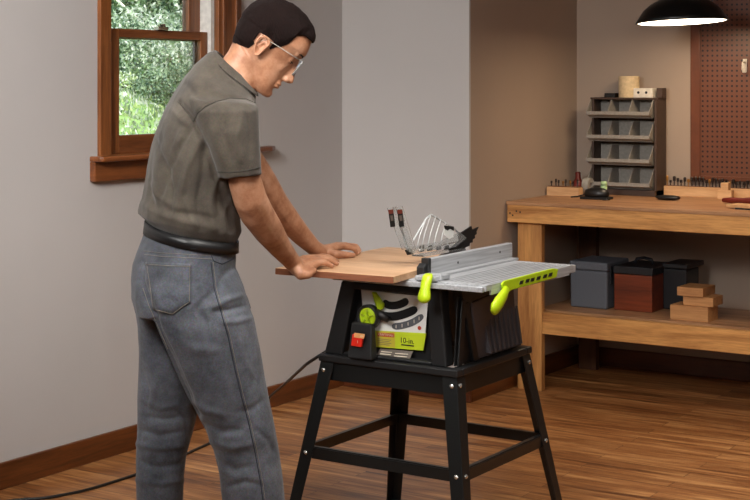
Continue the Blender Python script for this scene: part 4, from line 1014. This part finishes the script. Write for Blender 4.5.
# safety glasses
gl = MB(); sgn = -1
fr = lambda x, y, z: hd(x, y, z)
for s_ in (-1, 1):
    gl.tube([fr(.104, s_ * .064, .040), fr(.085, s_ * .0775, .038), fr(.02, s_ * .082, .034), fr(-.005, s_ * .083, .030), fr(-.02, s_ * .081, .014)], .0012, 8)
gl.tube([fr(.104, -.064, .040), fr(.118, -.04, .043), fr(.122, -.012, .041), fr(.122, .012, .041), fr(.118, .04, .043), fr(.104, .064, .040)], .0009, 8)
go = gl.build('safety_glasses', 'tape_grey', PR, smooth=True, label='thin framed clear safety glasses')
for s_ in (-1, 1):
    rg = []
    for zz in (.041, .025, .008, -.008):
        rg.append([fr(.1215 - .10 * abs(yy) ** 1.0 * (yy / .066) + (zz - .041) * .05, s_ * yy, zz + (.010 if yy < .02 and zz < .01 else 0)) for yy in (.010, .024, .038, .052, .064)])
    m = MB(); nn = 5; vs_ = [p for r_ in rg for p in r_] + [p - HX * .0012 for r_ in rg for p in r_]; fs_ = []
    for a in range(3):
        for b in range(4):
            i0 = a * nn + b; fs_.append((i0, i0 + 1, i0 + nn + 1, i0 + nn)); fs_.append((i0 + 20, i0 + nn + 20, i0 + nn + 21, i0 + 21))
    edge = [0, 1, 2, 3, 4, 9, 14, 19, 18, 17, 16, 15, 10, 5]
    for a, b in zip(edge, edge[1:] + edge[:1]): fs_.append((a, b, b + 20, a + 20))
    m.add(vs_, fs_).build('lens', 'eyewear_lens', go, smooth=False)
    gl2 = MB(); gl2.tube([p + HX * .0008 for p in (rg[3][0], rg[3][1], rg[3][2], rg[3][3], rg[3][4], rg[2][4], rg[1][4], rg[0][4])], .0011, 6); gl2.build('lens_rim', 'tape_grey', go, smooth=True)

# ---- shirt
sh = MB()
sh.loft([ring((149, 224), (234, 242), D0, .150, 26), ring((146, 220), (237, 239), D0, .162, 26), ring((137.5, 213), (241, 231), D0, .180, 25), ring((141.5, 200), (239.5, 214), D0, .182, 23), ring((144, 184), (237, 199), D0, .182, 21), ring((146.5, 168), (237, 184), D0, .186, 19),
         ring((150.5, 148), (240, 165), D0, .194, 17), ring((155.5, 130), (246, 146), D0, .204, 15), ring((163, 111), (252, 128), D0, .208, 14), ring((173, 93), (256, 115), D0, .200, 12), ring((184.5, 76), (257, 104), D0, .170, 10), ring((195, 64), (256, 96), D0, .118, 8), ring((206, 55), (253, 89), D0, .082, 6), ring((212, 51), (249, 83), D0, .070, 5)])
def loft_px(mb, secs, n=28, ex=2.2): mb.loft([ring(l, r, d, b, rot, n, ex) for l, r, d, b, rot in secs])
# near sleeve
loft_px(sh, [((190, 84), (252, 98), 4.34, .05, 5), ((190, 98), (257, 104), 4.27, .060, 5), ((193, 112), (258.5, 110), 4.25, .070, 5), ((201, 135), (259, 130), 4.25, .070, 5), ((209, 155), (260, 150), 4.26, .067, 5), ((216, 172), (261, 167), 4.27, .064, 5), ((218.5, 179), (261.5, 175), 4.275, .064, 5)])
# far sleeve
loft_px(sh, [((196, 88), (246, 98), 4.55, .06, 5), ((198, 105), (248, 106), 4.62, .065, 5), ((210, 130), (254, 126), 4.66, .062, 5), ((220, 155), (260, 150), 4.69, .058, 5), ((224, 164), (261.5, 158), 4.70, .058, 5)])
so2 = sh.build('polo_shirt', 'shirt_cotton', PR, smooth=True)
remesh(so2, .0052, 5, .5)
wrinkle(so2, .0035, 9, 3, (1, 1, .6)); so2.data.update()
so2.data.update()
creases(so2, [
    ([(180, 103), (187, 112), (193, 122), (199, 134), (206, 150), (212, 166), (216, 180)], -.008, 2.4),
    ([(193, 122), (198, 112), (206, 106), (216, 101), (230, 97), (246, 99), (256, 104)], -.003, 1.5),
    ([(194, 124), (178, 150), (166, 178), (160, 200)], -.006, 3), ([(200, 140), (188, 165), (180, 195), (176, 215)], .007, 4),
    ([(204, 150), (203, 175), (198, 200), (200, 228)], -.007, 4), ([(214, 185), (210, 205), (214, 228)], .006, 4),
    ([(160, 150), (156, 175), (158, 200)], .005, 4), ([(150, 170), (150, 195), (156, 212)], -.005, 3),
    ([(144, 205), (160, 214), (185, 222), (215, 228)], .006, 4), ([(170, 212), (190, 214), (214, 218)], -.005, 3),
    ([(240, 120), (236, 140), (240, 160)], .005, 4), ([(226, 112), (224, 135), (230, 158)], -.005, 4), ([(246, 108), (250, 130), (250, 155)], -.004, 3),
    ([(210, 120), (214, 140), (222, 160)], .004, 4), ([(186, 84), (196, 96), (208, 100)], -.004, 3), ([(172, 110), (182, 120), (192, 126)], .004, 3),
    ([(222, 190), (228, 210), (232, 230)], -.006, 4), ([(166, 120), (168, 140), (164, 160)], .004, 4),
    ([(156, 140), (166, 165), (172, 190), (170, 214)], -.005, 2.5), ([(149, 180), (158, 196), (172, 206)], .004, 2.5), ([(182, 130), (174, 150), (170, 172)], .004, 3),
    ([(222, 178), (216, 196), (220, 216)], -.004, 2.5), ([(186, 200), (190, 216), (196, 226)], .004, 3), ([(230, 200), (224, 216), (226, 232)], .004, 2.5)], 1.35)
# collar
cl = MB(); rg = []
cen = lambda L_, R_, w_, rot, k=1: ring(L_, R_, D0, w_, rot, 32, 2.1)
for sec_ in (((215, 50), (252, 83), .070, 5), ((210.5, 52), (257.5, 92), .084, 6), ((208.5, 57.5), (259.5, 98), .098, 7), ((213, 55), (256, 95), .092, 7), ((218, 51), (250, 84), .066, 5)):
    rg.append(cen(*sec_))
cl.loft(rg + [rg[0]], False)
co_ = cl.build('collar', 'shirt_cotton', so2, smooth=True)
sd_ = co_.modifiers.new('Subsurf', 'SUBSURF'); sd_.levels = sd_.render_levels = 1

# ---- jeans
jn = MB()
J = D0
loft_px(jn, [((146.5, 230), (235.5, 248), J, .158, 28), ((143, 236), (236, 251.5), J, .163, 28), ((139, 246), (236, 257), J, .168, 28), ((136, 253), (235.5, 263), J, .172, 28), ((132, 265), (235, 270), J, .178, 28), ((131, 280), (237, 281), J, .180, 28), ((132.5, 298), (246, 297), J, .175, 27), ((138, 314), (250, 310), J, .15, 26)])
loft_px(jn, [((150, 270), (236, 270), 4.36, .10, 18), ((148, 288), (243, 288), 4.34, .105, 18), ((150, 304), (247, 302), 4.33, .105, 18), ((158, 326), (254, 323), 4.33, .102, 16), ((168, 350), (259, 348), 4.34, .098, 15), ((178, 372), (263.5, 373), 4.35, .095, 14), ((188, 395), (268.5, 398), 4.36, .092, 12),
              ((199, 416), (272.5, 418), 4.37, .089, 12), ((207, 430), (275, 432), 4.37, .087, 12), ((213, 446), (278, 448), 4.38, .085, 12), ((219, 474), (282.5, 476), 4.38, .083, 12), ((222, 500), (285, 500), 4.38, .081, 12), ((228, 530), (289, 530), 4.37, .078, 12), ((234, 560), (293, 560), 4.36, .076, 12), ((236, 572), (295, 572), 4.36, .076, 12)])
loft_px(jn, [((134, 275), (200, 275), 4.50, .10, 20), ((134, 300), (206, 300), 4.53, .105, 20), ((138, 325), (206, 325), 4.55, .10, 18), ((139.5, 352), (204, 352), 4.56, .096, 15), ((138.5, 380), (201, 380), 4.57, .092, 12), ((137.5, 404), (197.5, 408), 4.58, .088, 10), ((136.8, 430), (193, 430), 4.585, .085, 10),
              ((136, 452), (187, 455), 4.59, .083, 10), ((136.3, 478), (184, 478), 4.59, .081, 10), ((136.6, 500), (183, 500), 4.59, .080, 10), ((137, 530), (183, 530), 4.59, .078, 10), ((138, 546), (184, 546), 4.59, .078, 10)])
jo = jn.build('jeans', 'denim', PR, smooth=True)
remesh(jo, .0052, 6, .5)
wrinkle(jo, .0035, 8, 9, (1, 1, .7)); jo.data.update()
creases(jo, [
    ([(143, 262), (141, 280), (146, 298), (156, 322), (168, 348), (178, 372), (188, 394), (198, 414)], -.012, 3),
    ([(214, 292), (204, 300), (196, 312)], -.005, 3), ([(240, 296), (228, 300), (214, 306)], .007, 3), ([(244, 306), (230, 310), (214, 312)], -.006, 3), ([(250, 318), (236, 322), (222, 322)], .005, 3),
    ([(232, 268), (222, 278), (216, 290)], -.005, 3), ([(150, 360), (156, 380), (152, 402)], .006, 4), ([(142, 372), (148, 392), (146, 410)], -.005, 3),
    ([(140, 430), (160, 436), (182, 432)], -.006, 3), ([(138, 444), (158, 448), (182, 446)], .006, 3), ([(140, 462), (160, 468), (182, 464)], -.005, 3), ([(138, 480), (160, 484), (182, 480)], .005, 3),
    ([(192, 402), (206, 410), (222, 414)], .006, 4), ([(205, 425), (222, 432), (240, 430)], -.006, 4), ([(212, 442), (232, 448), (250, 444)], .005, 4), ([(216, 462), (236, 470), (250, 466)], -.004, 4),
    ([(264, 400), (252, 410), (240, 412)], -.004, 4), ([(176, 340), (196, 350), (216, 350)], .004, 5), ([(160, 300), (164, 330), (176, 352)], .004, 4), ([(176, 412), (186, 420), (190, 436)], -.006, 3),
    ([(150, 312), (158, 316), (170, 316)], -.004, 2.5), ([(196, 306), (206, 322), (208, 340)], -.004, 3), ([(240, 340), (244, 360), (252, 376)], .004, 3), ([(256, 430), (268, 440), (274, 452)], -.004, 3),
    ([(230, 486), (246, 482), (262, 486)], -.004, 3), ([(142, 400), (160, 408), (178, 404)], .004, 3), ([(144, 416), (162, 420), (180, 418)], -.005, 3)], 1.25)
dg_ = bpy.context.evaluated_depsgraph_get(); dg_.update()
def bvh_of(o):
    vs_ = [v.co + off for v in o.data.vertices]; return BVHTree.FromPolygons(vs_, [tuple(p.vertices) for p in o.data.polygons])
TJ, TS = bvh_of(jo), bvh_of(so2)
def snap(T_, px, py, lift=.001):
    h = T_.ray_cast(EYE, ray(px, py).normalized())
    return (h[0] + h[1] * lift) if h[0] is not None else None
def seam(T_, pts, rad, name, mat, par, step=2.0, lift=.0006):
    out = []
    for (a, b), (c_, d_) in zip(pts, pts[1:]):
        n_ = max(1, int(math.hypot(c_ - a, d_ - b) / step))
        for k in range(n_):
            p = snap(T_, a + (c_ - a) * k / n_, b + (d_ - b) * k / n_, lift)
            if p is not None and (not out or (p - out[-1]).length < .08): out.append(p)
    p = snap(T_, *pts[-1], lift)
    if p is not None and out and (p - out[-1]).length < .08: out.append(p)
    if len(out) > 2: return MB().tube(out, rad, 6).build(name, mat, par, smooth=True)
side = [(211, 262), (214, 288), (221, 312), (228, 336), (231, 350), (235, 369), (241, 394), (248, 420), (254.5, 449), (261, 484), (263, 500)]
seam(TJ, side, .0016, 'side_seam', 'seam_dark', jo)
seam(TJ, [(x + 2, y) for x, y in side], .0008, 'stitching', 'stitch_tan', jo)
seam(TJ, [(143, 288), (149, 306), (157, 324), (168, 349)], .001, 'inner_seam', 'stitch_tan', jo)
seam(TJ, [(144, 251), (160, 253), (190, 254.5), (212, 255.5)], .0009, 'stitching', 'stitch_tan', jo)
seam(TJ, [(144, 254.5), (160, 256.5), (190, 258), (212, 259)], .0009, 'stitching', 'stitch_tan', jo)
seam(TJ, [(211, 255), (214, 261), (222, 264), (233, 259)], .0014, 'pocket_opening', 'seam_dark', jo)
# back pocket: a raised patch of denim following the seat
def patch(T_, quad, nu, nv, lift, name, mat, par):
    g = []; (a, b, c_, d_) = quad
    for j in range(nv + 1):
        v_ = j / nv; row = []
        for i in range(nu + 1):
            u_ = i / nu
            x = (a[0] * (1 - u_) + b[0] * u_) * (1 - v_) + (d_[0] * (1 - u_) + c_[0] * u_) * v_
            y = (a[1] * (1 - u_) + b[1] * u_) * (1 - v_) + (d_[1] * (1 - u_) + c_[1] * u_) * v_ + (7 * (1 - abs(2 * u_ - 1)) * v_ ** 3)
            row.append(snap(T_, x, y, lift))
        g.append(row)
    m = MB(); n_ = nu + 1; top = [p for r_ in g for p in r_]
    if any(p is None for p in top): return None
    bot = [p - (EYE - p).normalized() * (lift + .003) for p in top]; K = len(top); fs_ = []
    for j in range(nv):
        for i in range(nu):
            q = j * n_ + i; fs_.append((q, q + 1, q + n_ + 1, q + n_)); fs_.append((q + K, q + n_ + K, q + n_ + 1 + K, q + 1 + K))
    edge = list(range(n_)) + [j * n_ + nu for j in range(1, nv + 1)] + [nv * n_ + i for i in range(nu - 1, -1, -1)] + [j * n_ for j in range(nv - 1, 0, -1)]
    for a_, b_ in zip(edge, edge[1:] + edge[:1]): fs_.append((a_, b_, b_ + K, a_ + K))
    return m.add(top + bot, fs_).build(name, mat, par, smooth=True)
pk = patch(TJ, ((146, 262), (191.5, 264), (191, 303), (153, 310)), 12, 12, .0028, 'back_pocket', 'denim', jo)
if pk:
    seam(TJ, [(146.5, 264.6), (170, 266), (191, 266.6)], .0008, 'stitching', 'stitch_tan', pk, lift=.004)
    seam(TJ, [(189.8, 265), (189.3, 302), (173, 313.5), (154.5, 309), (148, 266)], .0008, 'stitching', 'stitch_tan', pk, lift=.004)
seam(TS, [(193, 122), (198, 112.5), (206, 106), (216, 101.5), (230, 98), (246, 99), (255, 103)], .0012, 'shoulder_seam', 'shirt_seam', so2)
seam(TS, [(178, 101), (186, 111), (193, 121)], .001, 'yoke_seam', 'shirt_seam', so2)
seam(TS, [(217.5, 172), (230, 172.5), (246, 170.5), (260, 167.5)], .0011, 'hem_seam', 'shirt_seam', so2)
# belt, loops
bt_ = MB(); bt_.loft([ring((144.8, 221.5), (238, 240.5), J, .163, 28, 48), ring((143.3, 234.2), (238, 251.2), J, .167, 28, 48), ring((145.2, 234), (236, 251), J, .160, 28, 48), ring((147, 222), (236.5, 241), J, .155, 28, 48)] , False)
bt_.f += [(a, (a + 1) % 48, 144 + (a + 1) % 48, 144 + a) for a in range(48)]; bt_.m += [0] * 48
be = bt_.build('belt', 'leather_black', PR, smooth=True)
TB = bvh_of(be)
for (a, b, c_, d_) in ((190.5, 233.5, 197, 249.5), (143, 223, 146, 238)):
    q = [snap(TB, a + 1, b, .003), snap(TB, c_, b, .003), snap(TB, c_ - 1, d_ - 3, .003), snap(TB, a, d_ - 3, .003)]
    if all(p is not None for p in q):
        n_ = (EYE - q[0]).normalized(); dn = V((0, 0, -.012)); q[2] += dn * .6; q[3] += dn * .6
        MB().prism([p - n_ * .002 for p in q], n_ * .004).build('belt_loop', 'denim', jo, bevel=.001)
# shoes
for (px, py, d, lb) in ((262, 0, 4.36, 'near'), (160, 0, 4.59, 'far')):
    c0 = atz(px, d, 0); dr = (R * cos(radians(25)) + F * sin(radians(25))); sd2 = U.cross(dr)
    ringsS = []
    for u_, w_, h_ in ((-.085, .018, .05), (-.075, .034, .085), (-.03, .040, .105), (.02, .042, .10), (.07, .045, .075), (.12, .050, .060), (.165, .045, .050), (.195, .026, .036), (.20, .010, .02)):
        ringsS.append([c0 + dr * u_ + sd2 * (w_ * cos(t)) + U * (.018 + max(0, sin(t)) * (h_ - .018) * 1.0 + (min(0, sin(t)) * .006)) for t in [2 * pi * k / 20 for k in range(20)]])
    so3 = MB().loft(ringsS).build('shoe', 'shoe_leather', PR, smooth=True)
    MB().loft([[c0 + dr * (.06 + .145 * cos(t)) + sd2 * ((.050 if cos(t) > 0 else .042) * sin(t)) + U * z for t in [2 * pi * k / 28 for k in range(28)]] for z in (0, .0165)]).build('sole', 'tool_black', so3)

# ================================================================ LIGHT
def area(name, loc, target, size, power, col, sy=None):
    l = bpy.data.lights.new(name, 'AREA'); l.energy = power; l.color = col; l.size = size
    if sy: l.shape = 'RECTANGLE'; l.size_y = sy
    o = bpy.data.objects.new(name, l); COL.objects.link(o); o.location = loc
    o.rotation_euler = (V(target) - V(loc)).to_track_quat('-Z', 'Y').to_euler(); return o
k = area('added_wall_key', (-2.6, 1.4, 2.66), (-4.0, 4.7, 1.25), 1.1, 42, (1, .98, .955)); k.data.spread = radians(74)  # added key without a fixture, brightens the left and jog walls
k = area('added_overhead_fill', (-1.7, 3.3, 2.7), (-1.9, 3.9, 0), 1.1, 46, (1, .96, .90)); k.data.spread = radians(115)  # added overhead fill for saw and floor, no fixture behind it
k = area('camera_side_fill', (.2, .8, 2.3), (-2.4, 5.0, .8), 1.0, 8, (1, .95, .9)); k.data.spread = radians(90)  # added weak fill from beside the camera
area('lamp_light', lc + V((0, 0, -.003)), lc + V((0, .0, -1)), .3, 6.5, (1, .72, .45))
area('wall_side_fill', (-3.5, 3.9, 2.72), (-3.5, 3.9, 0), .6, 5, (1, .98, .96))  # added fill close to the left wall, no lamp there
k = area('bench_side_fill', (-1.2, 5.2, 2.7), (-1.6, 5.9, 0), .9, 18, (1, .85, .7)); k.data.spread = radians(100)  # added warm fill for the bench front and floor at right
sn = bpy.data.lights.new('sun', 'SUN'); sn.energy = 7; sn.angle = radians(2); sn.color = (1, .96, .9)
so = bpy.data.objects.new('sun', sn); COL.objects.link(so); so.rotation_euler = V((-.62, .35, -.8)).to_track_quat('-Z', 'Y').to_euler()
wd = bpy.data.worlds.new('World'); SC.world = wd; wd.use_nodes = True
nt = wd.node_tree; bg = nt.nodes['Background']; sk = nt.nodes.new('ShaderNodeTexSky'); sk.sky_type = 'NISHITA'; sk.sun_disc = False; sk.sun_elevation = radians(50)
nt.links.new(sk.outputs[0], bg.inputs[0]); bg.inputs[1].default_value = .5

cam = bpy.data.cameras.new('camera'); cam.sensor_width = 36; cam.lens = 72; cam.shift_y = -170 / 750; cam.clip_start = .05
co = bpy.data.objects.new('camera', cam); COL.objects.link(co); co.location = EYE; co.rotation_euler = (pi / 2, 0, YAW); SC.camera = co
vs = SC.view_settings; vs.view_transform = 'Standard'; vs.look = 'None'; vs.exposure = 0; vs.gamma = 1; vs.use_curve_mapping = False
